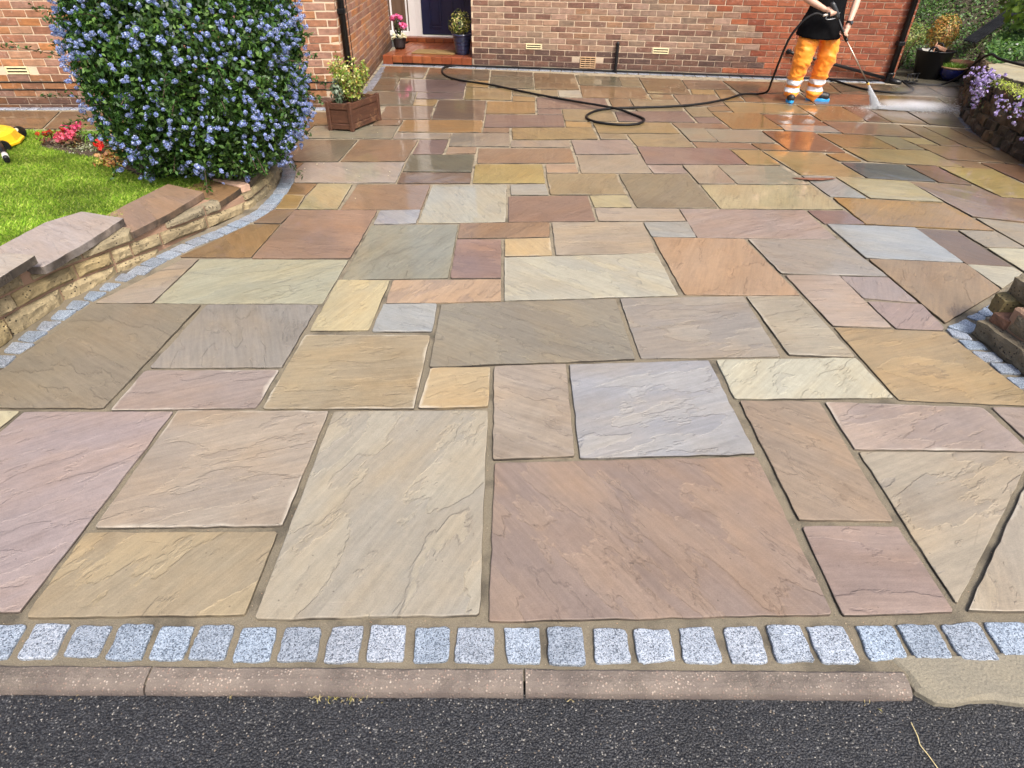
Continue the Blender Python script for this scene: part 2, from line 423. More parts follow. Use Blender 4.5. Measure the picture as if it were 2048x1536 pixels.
('ob2',[(3.064,9.274),(3.915,9.201),(3.831,8.517),(3.034,8.431)]),
('ob',[(3.014,8.369),(3.801,8.459),(3.730,7.823),(2.958,7.943)]),
('ob',[(1.304,8.061),(1.539,8.041),(1.533,7.525),(1.287,7.538)]),
('yt2',[(1.561,8.027),(2.102,7.992),(2.099,7.623),(2.063,7.426),(1.539,7.397)]),
('yt2',[(0.688,7.458),(1.241,7.458),(1.233,6.919),(0.675,6.923)]),
('or2',[(0.680,6.895),(0.943,6.863),(0.935,6.661),(0.666,6.660)]),
('yo',[(0.105,6.590),(0.931,6.632),(0.936,6.189),(0.109,6.151)]),
('yo',[(0.968,6.848),(1.784,6.864),(1.792,6.428),(0.966,6.421)]),
('yt2',[(0.967,6.392),(1.231,6.381),(1.227,6.196),(0.962,6.184)]),
('yt2',[(1.252,6.390),(1.795,6.397),(1.812,5.917),(1.273,5.949)]),
('pp',[(0.672,6.130),(1.234,6.163),(1.242,5.701),(0.669,5.672)]),
('be2',[(0.675,5.644),(1.249,5.663),(1.257,5.140),(0.663,5.126)]),
('pb',[(0.094,6.107),(0.649,6.133),(0.642,5.911),(0.087,5.889)]),
('rb',[(-0.212,5.842),(0.638,5.861),(0.639,5.413),(-0.207,5.390)]),
('ye2',[(-0.222,5.349),(0.352,5.360),(0.346,4.868),(-0.228,4.853)]),
('sp',[(0.382,5.361),(0.639,5.365),(0.639,5.136),(0.377,5.125)]),
('be2',[(-0.482,6.371),(0.075,6.385),(0.075,5.907),(-0.488,5.912)]),
('sp',[(-0.491,5.870),(-0.231,5.870),(-0.236,5.671),(-0.497,5.662)]),
('pu',[(-0.779,6.123),(-0.508,6.129),(-0.529,5.663),(-0.797,5.648)]),
('gg2',[(-0.811,5.616),(-0.242,5.625),(-0.249,5.134),(-0.819,5.144)]),
('db',[(-0.822,5.104),(-0.249,5.101),(-0.249,4.850),(-0.821,4.841)]),
('pb',[(-1.034,6.357),(-0.495,6.365),(-0.510,6.162),(-1.044,6.162)]),
('rb',[(-1.350,6.118),(-0.798,6.122),(-0.835,5.432),(-1.387,5.414)]),
('gy',[(-1.907,6.105),(-1.374,6.118),(-1.407,5.409),(-1.773,5.402),(-1.901,5.645),(-1.919,5.805)]),
('be3',[(-1.891,6.623),(-1.055,6.645),(-1.057,6.161),(-1.897,6.159)]),
('lp2',[(-1.678,5.365),(-0.834,5.388),(-0.835,4.856),(-1.624,4.837),(-1.698,5.156)]),
('ob',[(-1.766,5.378),(-1.691,5.365),(-1.701,5.196)]),
('ob',[(-2.434,7.238),(-1.456,7.221),(-1.477,6.690),(-1.917,6.667),(-1.932,5.905),(-2.271,6.423)]),
('lb2',[(2.490,5.095),(2.740,5.072),(2.772,4.554),(2.509,4.584)]),
('yg',[(2.763,5.060),(3.310,4.959),(3.313,4.474),(2.799,4.554)]),
('yo2',[(2.514,4.551),(3.308,4.447),(3.333,3.911),(2.504,4.019)]),
('rb',[(3.309,4.934),(3.777,4.836),(3.821,4.568),(4.167,4.474),(3.825,4.014),(3.348,4.173)]),
('yb',[(3.354,4.149),(3.805,3.987),(3.564,3.451),(3.363,3.646),(3.355,3.903)]),
('ob',[(-6.050,7.151),(-4.800,7.189),(-4.552,6.461),(-5.766,6.430)]),
('ob',[(-4.774,7.190),(-3.840,7.219),(-3.545,6.468),(-4.522,6.452)]),
('ob',[(-3.819,7.220),(-2.874,7.249),(-2.626,6.453),(-3.521,6.459)]),
]
SETTS = [
[(-1.572,1.011),(-1.468,1.011),(-1.447,0.912),(-1.546,0.912)],
[(-1.447,1.010),(-1.331,1.009),(-1.324,0.911),(-1.421,0.911)],
[(-1.305,1.011),(-1.210,1.009),(-1.204,0.908),(-1.296,0.910)],
[(-1.188,1.005),(-1.091,1.004),(-1.087,0.913),(-1.179,0.916)],
[(-1.064,1.009),(-0.975,1.006),(-0.965,0.905),(-1.063,0.907)],
[(-0.954,1.002),(-0.863,1.001),(-0.856,0.904),(-0.947,0.905)],
[(-0.843,1.002),(-0.751,1.002),(-0.744,0.903),(-0.840,0.904)],
[(-0.726,0.996),(-0.631,0.996),(-0.623,0.900),(-0.720,0.894)],
[(-0.604,0.995),(-0.507,0.994),(-0.499,0.897),(-0.602,0.897)],
[(-0.475,0.994),(-0.389,0.999),(-0.386,0.896),(-0.476,0.892)],
[(-0.367,0.999),(-0.269,0.998),(-0.265,0.895),(-0.362,0.895)],
[(-0.239,0.991),(-0.145,0.991),(-0.145,0.893),(-0.237,0.889)],
[(-0.123,0.991),(-0.022,0.990),(-0.023,0.890),(-0.127,0.891)],
[(0.006,0.990),(0.106,0.989),(0.103,0.886),(0.017,0.888)],
[(0.127,0.989),(0.224,0.989),(0.225,0.879),(0.127,0.884)],
[(0.258,0.984),(0.346,0.980),(0.347,0.885),(0.252,0.884)],
[(0.371,0.981),(0.470,0.981),(0.468,0.890),(0.368,0.886)],
[(0.500,0.984),(0.593,0.988),(0.594,0.884),(0.493,0.885)],
[(0.627,0.985),(0.723,0.988),(0.717,0.881),(0.620,0.881)],
[(0.750,0.991),(0.844,0.990),(0.845,0.884),(0.742,0.884)],
[(0.863,0.986),(0.968,0.987),(0.967,0.881),(0.865,0.880)],
[(1.005,0.988),(1.109,0.988),(1.103,0.891),(0.998,0.887)],
[(1.122,0.989),(1.231,0.988),(1.223,0.889),(1.124,0.890)],
[(1.249,0.988),(1.358,0.996),(1.351,0.881),(1.249,0.884)],
[(1.380,0.996),(1.491,0.995),(1.485,0.897),(1.372,0.895)],
[(1.514,0.993),(1.627,0.992),(1.623,0.896),(1.505,0.897)],
[(-2.320,2.376),(-2.226,2.377),(-2.223,2.291),(-2.313,2.283)],
[(-2.316,2.496),(-2.204,2.483),(-2.228,2.401),(-2.304,2.412)],
[(-2.304,2.595),(-2.206,2.588),(-2.225,2.498),(-2.303,2.514)],
[(-2.290,2.693),(-2.198,2.689),(-2.222,2.599),(-2.280,2.616)],
[(-2.273,2.798),(-2.187,2.798),(-2.197,2.708),(-2.265,2.711)],
[(-2.259,2.904),(-2.168,2.891),(-2.183,2.806),(-2.252,2.821)],
[(-2.231,3.010),(-2.135,3.001),(-2.158,2.905),(-2.217,2.924)],
[(-2.196,3.111),(-2.108,3.102),(-2.131,3.022),(-2.193,3.031)],
[(-2.169,3.226),(-2.075,3.212),(-2.102,3.130),(-2.168,3.148)],
[(2.242,2.627),(2.312,2.574),(2.304,2.517),(2.229,2.558)],
[(2.238,2.523),(2.330,2.507),(2.329,2.435),(2.238,2.446)],
[(2.239,2.419),(2.338,2.409),(2.333,2.330),(2.239,2.336)],
[(2.260,2.320),(2.353,2.305),(2.347,2.232),(2.258,2.237)],
[(2.261,2.204),(2.348,2.204),(2.333,2.136),(2.265,2.121)],
[(2.274,2.095),(2.358,2.095),(2.340,2.018),(2.270,2.011)],
[(2.259,2.645),(2.328,2.682),(2.391,2.611),(2.329,2.582)],
[(2.338,2.687),(2.399,2.725),(2.418,2.665),(2.388,2.630)],
[(2.422,2.751),(2.502,2.790),(2.519,2.746),(2.470,2.695)],
[(2.509,2.796),(2.579,2.850),(2.605,2.783),(2.526,2.752)],
[(2.590,2.856),(2.665,2.904),(2.676,2.837),(2.613,2.790)],
[(2.679,2.915),(2.785,2.990),(2.789,2.916),(2.698,2.854)],
[(2.804,3.002),(2.923,3.093),(2.931,3.015),(2.812,2.933)],
[(2.940,3.106),(3.055,3.195),(3.069,3.113),(2.955,3.033)],
[(-2.038,3.218),(-2.026,3.316),(-2.129,3.329),(-2.141,3.230)],
[(-2.025,3.316),(-1.991,3.410),(-2.089,3.445),(-2.123,3.351)],
[(-1.988,3.418),(-1.947,3.509),(-2.042,3.551),(-2.083,3.460)],
[(-1.942,3.523),(-1.906,3.616),(-2.003,3.653),(-2.039,3.560)],
[(-1.904,3.620),(-1.855,3.707),(-1.946,3.758),(-1.995,3.671)],
[(-1.850,3.714),(-1.795,3.797),(-1.882,3.854),(-1.937,3.771)],
[(-1.786,3.814),(-1.744,3.905),(-1.839,3.949),(-1.880,3.858)],
[(-1.739,3.918),(-1.700,4.010),(-1.795,4.050),(-1.835,3.958)],
[(-1.694,4.022),(-1.658,4.115),(-1.755,4.153),(-1.791,4.060)],
[(-1.653,4.132),(-1.627,4.229),(-1.727,4.256),(-1.753,4.159)],
[(-1.623,4.251),(-1.617,4.351),(-1.721,4.357),(-1.727,4.257)],
[(-1.617,4.365),(-1.615,4.465),(-1.719,4.466),(-1.721,4.366)],
[(-1.615,4.478),(-1.616,4.578),(-1.720,4.577),(-1.719,4.477)],
[(-1.616,4.593),(-1.622,4.692),(-1.726,4.686),(-1.720,4.587)],
[(-1.623,4.707),(-1.634,4.806),(-1.737,4.795),(-1.727,4.696)],
[(-1.635,4.820),(-1.649,4.919),(-1.752,4.905),(-1.738,4.806)],
[(-1.652,4.934),(-1.672,5.032),(-1.774,5.011),(-1.753,4.913)],
[(-1.675,5.044),(-1.696,5.142),(-1.798,5.120),(-1.777,5.022)],
[(-1.700,5.159),(-1.731,5.254),(-1.830,5.221),(-1.799,5.126)],
[(-1.736,5.266),(-1.769,5.360),(-1.867,5.326),(-1.834,5.231)],
[(-1.774,5.374),(-1.813,5.466),(-1.909,5.427),(-1.870,5.334)],
[(-1.818,5.479),(-1.859,5.570),(-1.954,5.528),(-1.913,5.436)],
[(-1.864,5.582),(-1.908,5.672),(-2.001,5.627),(-1.958,5.537)],
[(-1.915,5.686),(-1.964,5.773),(-2.055,5.722),(-2.006,5.635)],
[(-1.970,5.783),(-2.019,5.871),(-2.110,5.820),(-2.061,5.732)],
]
# ---------------------------------------------------------------- materials of the setting
def mat_sandstone():
    t = NT('riven sandstone'); p = t.coord(); oi = t.new('ShaderNodeObjectInfo'); rnd = oi.outputs['Random']; base = oi.outputs['Color']
    ang = t.math('MULTIPLY', t.math('SUBTRACT', t.math('FRACT', t.math('MULTIPLY', rnd, 5.1)), .5), 2.4)
    vr = t.new('ShaderNodeVectorRotate', rotation_type='Z_AXIS'); t.L(p, vr.inputs['Vector']); t.L(ang, vr.inputs['Angle'])
    w = t.math('MULTIPLY', rnd, 60.0)
    st = t.mapv(vr.outputs[0], (2.6, 24, 8)); q = vr.outputs[0]
    streak = t.noise(st, 1.0, 8, .62, w, .5)
    blotch = t.noise(q, 2.6, 6, .6, t.math('ADD', w, 9.0), .4)
    tint = t.noise(t.mapv(q, (1.4, 3.6, 1)), 1.3, 4, .55, t.math('ADD', w, 21.0), .3)
    grain = t.noise(p, 260, 3, .6); med = t.noise(q, 34, 6, .65, w)
    c = t.mix(t.ramp(tint, [(.42, 0.0), (.70, .8)]), base, t.mix(1.0, base, (1.09, .98, .82), 'MULTIPLY'))
    c = t.mix(t.ramp(blotch, [(.48, 0.0), (.72, .7)]), c, t.mix(1.0, base, (.92, .95, .98), 'MULTIPLY'))
    r2 = t.math('FRACT', t.math('MULTIPLY', rnd, 13.7)); r3 = t.math('FRACT', t.math('MULTIPLY', rnd, 29.3))
    c = t.mix(t.math('ADD', .08, t.math('MULTIPLY', r2, .66)), c, t.mix(1.0, c, t.ramp(streak, [(.24, .74), (.5, 1.0), (.78, 1.16)]), 'MULTIPLY'))
    cloud = t.noise(q, 1.5, 7, .62, t.math('ADD', w, 55.0), .8)
    c = t.mix(r3, c, t.mix(1.0, c, t.ramp(cloud, [(.34, (.80, .78, .76)), (.5, (1.0, 1.0, 1.0)), (.66, (1.12, 1.09, 1.02))]), 'MULTIPLY'))
    stain = t.ramp(t.noise(p, 3.3, 7, .68, t.math('ADD', w, 71.0), .2), [(.58, 0.0), (.74, .5)])
    c = t.mix(stain, c, t.mix(1.0, base, (.66, .60, .54), 'MULTIPLY'))
    c = t.mix(1.0, c, t.ramp(med, [(.25, .90), (.75, 1.08)]), 'MULTIPLY')
    c = t.mix(1.0, c, t.ramp(grain, [(.25, .85), (.75, 1.13)]), 'MULTIPLY')
    fl_ = t.noise(t.mapv(q, (5, 70, 20)), 1.0, 5, .6, w, .3)
    c = t.mix(1.0, c, t.ramp(fl_, [(.28, .86), (.72, 1.12)]), 'MULTIPLY')
    # riven terraces: where the stone split along its beds
    hn = t.noise(t.mapv(q, (1.0, 2.6, 1)), 1.7, 7, .58, t.math('ADD', w, 3.0), .25)
    hs = t.math('MULTIPLY', hn, 8.0); fr = t.math('FRACT', hs); fl = t.math('FLOOR', hs)
    ter = t.math('ADD', fl, t.ramp(fr, [(0.0, 0.0), (.86, .12), (.97, 1.0)]))
    wnl = t.new('ShaderNodeTexWhiteNoise', noise_dimensions='2D'); cxy = t.new('ShaderNodeCombineXYZ'); t.L(fl, cxy.inputs[0]); t.L(rnd, cxy.inputs[1]); t.L(cxy.outputs[0], wnl.inputs['Vector'])
    c = t.mix(1.0, c, t.ramp(wnl.outputs['Value'], [(0.0, (.90, .90, .92)), (.5, (1.0, .995, .98)), (1.0, (1.07, 1.05, 1.0))]), 'MULTIPLY')
    patch = t.ramp(t.noise(p, 2.4, 3, .5, t.math('ADD', w, 40.0)), [(.52, 0.0), (.68, 1.0)])
    line = t.math('MULTIPLY', t.ramp(fr, [(.84, 0.0), (.92, 1.0), (.99, 0.0)]), patch)
    c = t.mix(t.math('MULTIPLY', line, .34), c, t.mix(1.0, base, (.52, .44, .38), 'MULTIPLY'))
    # small dark pits
    pit = t.ramp(t.voro(p, 17, 'F1'), [(.035, 1.0), (.06, 0.0)])
    c = t.mix(t.math('MULTIPLY', pit, .6), c, (.05, .04, .03))
    # pale mineral bloom along the arrises of some slabs
    ea = t.new('ShaderNodeAttribute', attribute_name='edge'); pa = t.new('ShaderNodeAttribute', attribute_name='pale', attribute_type='OBJECT')
    en = t.noise(p, 4.0, 6, .62, w)
    em = t.math('MULTIPLY', t.ramp(t.math('ADD', t.math('MULTIPLY', ea.outputs['Fac'], .42), t.math('MULTIPLY', en, 1.0)), [(.86, 0.0), (1.0, 1.0)]), pa.outputs['Fac'])
    c = t.mix(t.math('MULTIPLY', em, .6), c, (.52, .48, .40))
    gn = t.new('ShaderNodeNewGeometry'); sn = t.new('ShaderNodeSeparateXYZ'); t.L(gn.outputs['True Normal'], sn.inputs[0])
    c = t.mix(t.math('MULTIPLY', t.ramp(sn.outputs[2], [(.35, .95), (.80, 0.0)]), t.ramp(en, [(.36, .25), (.55, 1.0)])), c, (.035, .028, .022))      # darker on the steep edge faces, in noisy patches
    # water standing on the washed part
    wa = t.new('ShaderNodeAttribute', attribute_name='wet', attribute_type='OBJECT')
    wnz = t.noise(t.pos(), 1.5, 4, .55)
    wet = t.math('MULTIPLY', wa.outputs['Fac'], t.ramp(wnz, [(.30, .55), (.60, 1.0)]), True); wet = t.math('MULTIPLY', wet, t.ramp(sn.outputs[2], [(.70, 0.0), (.92, 1.0)]))
    fine = t.math('ADD', t.math('MULTIPLY', streak, .5), t.math('MULTIPLY', med, .4))
    b1 = t.bump(ter, .9, .0030); b2 = t.bump(fine, .6, .008, b1); b3 = t.bump(grain, .5, .0016, b2)
    cb = t.bump(t.math('ADD', t.math('MULTIPLY', ter, .25), t.math('MULTIPLY', t.noise(q, 5, 4, .5, w), 1.0)), .09, .005)
    rgh = t.math('SUBTRACT', t.ramp(streak, [(.3, .56), (.7, .70)]), t.math('MULTIPLY', wet, .18))
    t.set(color=c, rough=rgh, normal=b3, spec=.4, coat=wet, coatr=t.math('ADD', .18, t.math('MULTIPLY', wet, -.145)), coatn=cb)
    return t.m
def mat_mortar():
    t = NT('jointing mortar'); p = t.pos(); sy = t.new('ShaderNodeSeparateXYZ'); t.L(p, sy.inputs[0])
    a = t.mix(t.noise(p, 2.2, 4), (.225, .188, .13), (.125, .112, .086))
    c = t.mix(t.ramp(t.math('MULTIPLY', sy.outputs[1], .1), [(.22, 0.0), (.60, 1.0)]), a, (.29, .245, .175))  # paler towards the house: effect of the light's angle put into the colour
    c = t.mix(1.0, c, t.ramp(t.noise(p, 420, 3), [(.3, .72), (.7, 1.25)]), 'MULTIPLY')
    c = t.mix(t.ramp(t.voro(p, 90), [(.05, .7), (.12, 0.0)]), c, (.40, .30, .2))
    c = t.mix(t.ramp(t.noise(p, 6, 5), [(.50, 0.0), (.66, .7)]), c, (.06, .053, .042))
    h = t.math('ADD', t.noise(p, 300, 4), t.noise(p, 24, 4))
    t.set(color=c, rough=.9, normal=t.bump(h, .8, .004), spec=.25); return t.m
def mat_granite():
    t = NT('grey granite'); p = t.pos(); oi = t.new('ShaderNodeObjectInfo')
    v = t.voro(p, 360, 'F1', 'Color'); sp = t.new('ShaderNodeSeparateColor'); t.L(v, sp.inputs[0])
    c = t.ramp(sp.outputs[0], [(0.0, (.06, .068, .085)), (.13, (.15, .17, .20)), (.30, (.24, .265, .305)), (.68, (.37, .39, .43))], 'CONSTANT')
    c = t.mix(1.0, c, oi.outputs['Color'], 'MULTIPLY')
    c = t.mix(1.0, c, t.ramp(t.noise(p, 14, 4), [(.3, .85), (.7, 1.12)]), 'MULTIPLY')
    wa = t.new('ShaderNodeAttribute', attribute_name='wet', attribute_type='OBJECT')
    h = t.math('ADD', t.noise(p, 60, 5), t.math('MULTIPLY', t.noise(p, 300, 2), .4))
    t.set(color=c, rough=.6, normal=t.bump(h, .6, .006), coat=wa.outputs['Fac'], coatr=.12); return t.m
def mat_kerb():
    t = NT('washed concrete kerb'); p = t.pos()
    d = t.voro(p, 135, 'F1'); vc = t.voro(p, 135, 'F1', 'Color'); s_ = t.new('ShaderNodeSeparateColor'); t.L(vc, s_.inputs[0])
    c = t.mix(t.noise(p, 25, 5), (.12, .098, .080), (.20, .165, .138))
    peb = t.mix(s_.outputs[1], (.44, .38, .32), (.26, .17, .13))
    m = t.math('MULTIPLY', t.ramp(d, [(.30, 1.0), (.42, 0.0)]), t.ramp(s_.outputs[0], [(.46, 0.0), (.54, 1.0)]))
    c = t.mix(m, c, peb)
    c = t.mix(t.ramp(t.noise(p, 5, 6, .7), [(.48, 0.0), (.64, .75)]), c, (.075, .062, .050)); d2 = t.voro(p, 260, 'F1'); c = t.mix(t.math('MULTIPLY', t.ramp(d2, [(.22, 1.0), (.34, 0.0)]), .35), c, (.32, .26, .22))
    sz = t.new('ShaderNodeSeparateXYZ'); t.L(p, sz.inputs[0])
    stain = t.math('MULTIPLY', t.ramp(t.math('ADD', t.math('MULTIPLY', sz.outputs[2], 14.0), t.noise(p, 9, 4)), [(.12, 1.0), (.60, 0.0)]), .85)
    c = t.mix(stain, c, (.07, .055, .05))
    h = t.math('ADD', t.math('MULTIPLY', m, .6), t.noise(p, 160, 4)); t.set(color=c, rough=.8, normal=t.bump(h, .7, .004)); return t.m
def mat_asphalt():
    t = NT('asphalt'); p = t.pos(); d = t.voro(p, 190, 'F1'); vc = t.voro(p, 190, 'F1', 'Color'); s_ = t.new('ShaderNodeSeparateColor'); t.L(vc, s_.inputs[0])
    c = t.mix(t.ramp(s_.outputs[0], [(.2, 0.0), (1.0, 1.0)]), (.011, .012, .015), (.044, .046, .052))
    c = t.mix(t.ramp(s_.outputs[1], [(.95, 0.0), (.97, .6)]), c, (.24, .23, .21))
    c = t.mix(t.ramp(d, [(.35, 0.0), (.65, 1.0)]), c, (.006, .006, .008))
    c = t.mix(1.0, c, t.ramp(t.noise(p, 5, 5), [(.3, .78), (.7, 1.25)]), 'MULTIPLY')
    h = t.math('ADD', t.math('MULTIPLY', d, -1.0), t.math('MULTIPLY', t.noise(p, 400, 3), .35))
    t.set(color=c, rough=.62, normal=t.bump(h, .9, .004), spec=.5); return t.m
def mat_brick(attr=False):
    t = NT('brick' if not attr else 'brick mass'); p = t.pos()
    if attr: base = t.new('ShaderNodeAttribute', attribute_name='Col').outputs['Color']
    else: base = t.new('ShaderNodeObjectInfo').outputs['Color']
    c = t.mix(1.0, base, t.ramp(t.noise(p, 16, 5, .6), [(.28, .70), (.72, 1.24)]), 'MULTIPLY')
    c = t.mix(1.0, c, t.ramp(t.noise(t.mapv(p, (9, 9, 60)), 1.0, 4), [(.3, .84), (.7, 1.14)]), 'MULTIPLY')
    c = t.mix(t.ramp(t.noise(p, 30, 5), [(.60, 0.0), (.74, .5)]), c, (.42, .33, .27))
    c = t.mix(t.ramp(t.noise(p, 22, 3), [(.66, 0.0), (.74, .65)]), c, (.07, .045, .04))
    t.set(color=c, rough=.75, normal=t.bump(t.noise(p, 110, 5), .5, .005)); return t.m
def mat_wallmortar():
    t = NT('brick mortar'); p = t.pos()
    sz = t.new('ShaderNodeSeparateXYZ'); t.L(p, sz.inputs[0])
    c = t.mix(t.noise(p, 5, 5), (.66, .53, .38), (.52, .41, .30))
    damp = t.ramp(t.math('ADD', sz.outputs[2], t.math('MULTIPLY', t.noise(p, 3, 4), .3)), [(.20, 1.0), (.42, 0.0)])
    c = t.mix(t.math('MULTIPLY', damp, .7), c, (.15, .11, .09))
    soak = t.math('MULTIPLY', t.ramp(t.math('ADD', t.math('MULTIPLY', sz.outputs[0], .1), t.math('MULTIPLY', t.noise(p, 2.5, 4), .06)), [(.350, 0.0), (.372, .62)]), t.ramp(t.math('MULTIPLY', sz.outputs[1], .1), [(.86, 0.0), (.90, 1.0)]))
    c = t.mix(soak, c, (.25, .125, .075))
    t.set(color=c, rough=.9, normal=t.bump(t.noise(p, 200, 4), .6, .004)); return t.m
def mat_wallstone():
    t = NT('split walling stone'); p = t.pos(); oi = t.new('ShaderNodeObjectInfo')
    c = t.mix(1.0, oi.outputs['Color'], t.ramp(t.noise(p, 13, 6, .6), [(.28, .62), (.72, 1.25)]), 'MULTIPLY')
    c = t.mix(t.ramp(t.noise(p, 6, 4), [(.5, 0.0), (.7, .5)]), c, (.20, .165, .10))
    pit = t.ramp(t.voro(p, 55), [(.16, 1.0), (.26, 0.0)]); pit = t.math('MULTIPLY', pit, t.ramp(t.noise(p, 11, 3), [(.42, 0.0), (.55, 1.0)]))
    c = t.mix(pit, c, (.025, .02, .016))
    h = t.math('ADD', t.noise(p, 22, 7, .65), t.math('MULTIPLY', pit, -.5)); t.set(color=c, rough=.85, normal=t.bump(h, .9, .022)); return t.m
def mat_soil():
    t = NT('soil'); p = t.pos(); c = t.mix(t.noise(p, 40, 6), (.035, .024, .016), (.12, .085, .055))
    t.set(color=c, rough=.95, normal=t.bump(t.noise(p, 60, 6), 1.0, .02)); return t.m
SAND, MORT, GRAN, KERB, ASPH = mat_sandstone(), mat_mortar(), mat_granite(), mat_kerb(), mat_asphalt()
BRICK, BRICKM, WMORT, WSTONE, SOIL = mat_brick(), mat_brick(True), mat_wallmortar(), mat_wallstone(), mat_soil()
LEAF = leafy('leaf'); PETAL = leafy('petal', .6, .3, .2); GRASS = leafy('grass', .5, .35, .25)
WOOD = None
def mat_wood():
    t = NT('weathered stained wood'); p = t.coord(); g_ = t.noise(t.mapv(p, (3, 3, 26)), 2.0, 6, .6, None, .6)
    g2 = t.noise(t.mapv(p, (26, 26, 3)), 1.5, 6, .6, None, .6)
    c = t.mix(t.noise(p, 6, 4), (.105, .042, .022), (.045, .020, .013))
    c = t.mix(1.0, c, t.ramp(g_, [(.3, .72), (.7, 1.25)]), 'MULTIPLY')
    c = t.mix(t.ramp(t.noise(p, 9, 6, .65), [(.58, 0.0), (.70, .7)]), c, (.27, .15, .075))
    t.set(color=c, rough=.5, normal=t.bump(g2, .4, .004)); return t.m
WOOD = mat_wood()
BLACKP = simple('black plastic', (.008, .008, .009), .36, .15, 20, .15, 40, spec=.35)
RUBBER = simple('black rubber hose', (.006, .006, .007), .55, .2, 60, .1, 200, spec=.25)
UPVC = simple('white plastic frame', (.82, .83, .84), .25, .03, 8)
NAVY = simple('navy painted door', (.013, .020, .066), .3, .1, 10, .08, 60)
TILE = None
def mat_tile():
    t = NT('terracotta tile'); p = t.pos(); oi = t.new('ShaderNodeObjectInfo')
    c = t.mix(1.0, oi.outputs['Color'], t.ramp(t.noise(p, 14, 5), [(.3, .78), (.7, 1.18)]), 'MULTIPLY')
    t.set(color=c, rough=.38, normal=t.bump(t.noise(p, 80, 4), .25, .004), coat=.35, coatr=.2); return t.m
TILE = mat_tile()
CREAMV = simple('cream plastic vent', (.72, .62, .38), .45, .1, 20)
# ---------------------------------------------------------------- ground, road, kerb
def sheet(name, x0, y0, x1, y1, z, mat, nx=1, ny=1, kind='structure'):
    X, Y = np.meshgrid(np.linspace(x0, x1, nx+1), np.linspace(y0, y1, ny+1))
    V = np.stack([X.ravel(), Y.ravel(), np.full(X.size, z)], 1); i = np.arange(nx*ny); a = (i//nx)*(nx+1) + i % nx
    o = link(name, np_mesh(name, V, np.stack([a, a+1, a+nx+2, a+nx+1], 1), mat)); o['kind'] = kind; return o
gnd = NT('far ground'); gp_ = gnd.pos()
gnd.set(color=gnd.mix(gnd.noise(gp_, .6, 6), (.045, .075, .022), (.09, .085, .05)), rough=.95)
sheet('ground', -90, -90, 90, 90, -.12, gnd.m)
ROADZ = -.028
road = sheet('road', -14, -9, 14, .83, ROADZ, ASPH)

# loose chippings standing proud of the road surface
def chips(n, x0, x1, y0, y1, z, rmin, rmax, cols, name, mat, parent=None, flat=.6):
    t = (1+5**.5)/2
    iv = np.array([(-1,t,0),(1,t,0),(-1,-t,0),(1,-t,0),(0,-1,t),(0,1,t),(0,-1,-t),(0,1,-t),(t,0,-1),(t,0,1),(-t,0,-1),(-t,0,1)], float); iv /= np.linalg.norm(iv[0])
    jf = np.array([(0,11,5),(0,5,1),(0,1,7),(0,7,10),(0,10,11),(1,5,9),(5,11,4),(11,10,2),(10,7,6),(7,1,8),(3,9,4),(3,4,2),(3,2,6),(3,6,8),(3,8,9),(4,9,5),(2,4,11),(6,2,10),(8,6,7),(9,8,1)])
    P = np.stack([nr.uniform(x0, x1, n), nr.uniform(y0, y1, n), np.full(n, z)], 1)
    S = nr.uniform(rmin, rmax, (n, 1, 3)) * np.array([1, 1, flat]); a = nr.uniform(0, 6.28, n)
    V = iv[None]*S*nr.uniform(.75, 1.2, (n, 12, 1)); ca, sa = np.cos(a)[:, None], np.sin(a)[:, None]
    V = np.stack([V[..., 0]*ca - V[..., 1]*sa, V[..., 0]*sa + V[..., 1]*ca, V[..., 2]], -1) + P[:, None]
    F = (jf[None] + 12*np.arange(n)[:, None, None]).reshape(-1, 3)
    c = np.array(cols)[nr.integers(0, len(cols), n)] * nr.uniform(.75, 1.25, (n, 1))
    o = link(name, np_mesh(name, V.reshape(-1, 3), F, mat, np.repeat(c, 20, 0)), None, parent); return o
_s = NT('loose stone'); _a = _s.new('ShaderNodeAttribute', attribute_name='Col'); _s.set(color=_a.outputs['Color'], rough=.6); STONEC = _s.m
o = chips(24000, -1.7, 1.8, .42, .82, ROADZ-.0004,   .0013, .0036, [(.012,.013,.016)]*12 + [(.036,.037,.042)]*6 + [(.11,.108,.105), (.24,.225,.2), (.16,.13,.1)], 'asphalt_chippings', STONEC, road); o['kind'] = 'stuff'

kerb = bpy.data.objects.new('kerb', None); COL.objects.link(kerb); kerb['kind'] = 'structure'
def kerbstone(x0, x1):
    n = max(4, int((x1-x0)/.012)); prof = [(.872, -.10), (.872, -.004), (.866, .001), (.838, .001), (.823, -.003), (.812, -.012), (.806, -.024), (.804, -.10)]
    V = []; F = []; m = len(prof)
    for i in range(n+1):
        x = x0 + (x1-x0)*i/n
        for (y, z) in prof:
            d = mnoise.noise(Vector((x*9, y*30, z*30)))*.0022 + mnoise.noise(Vector((x*40, y*90, z*90)))*.0014
            V.append((x, y - x*.016 + d, z + d))
    for i in range(n):
        for k in range(m-1): F.append((i*m+k, (i+1)*m+k, (i+1)*m+k+1, i*m+k+1))
    F.append(tuple(range(m))); F.append(tuple(reversed(range(n*m, n*m+m))))
    b = MB(); b.add(V, F, False); return b.build('kerb_stone', KERB, kerb)
for a, b in ((-2.77, -1.868), (-1.862, -.928), (-.922, .056), (.062, 1.068)): kerbstone(a, b)
for a, b in ((1.62, 2.5),): kerbstone(a, b)

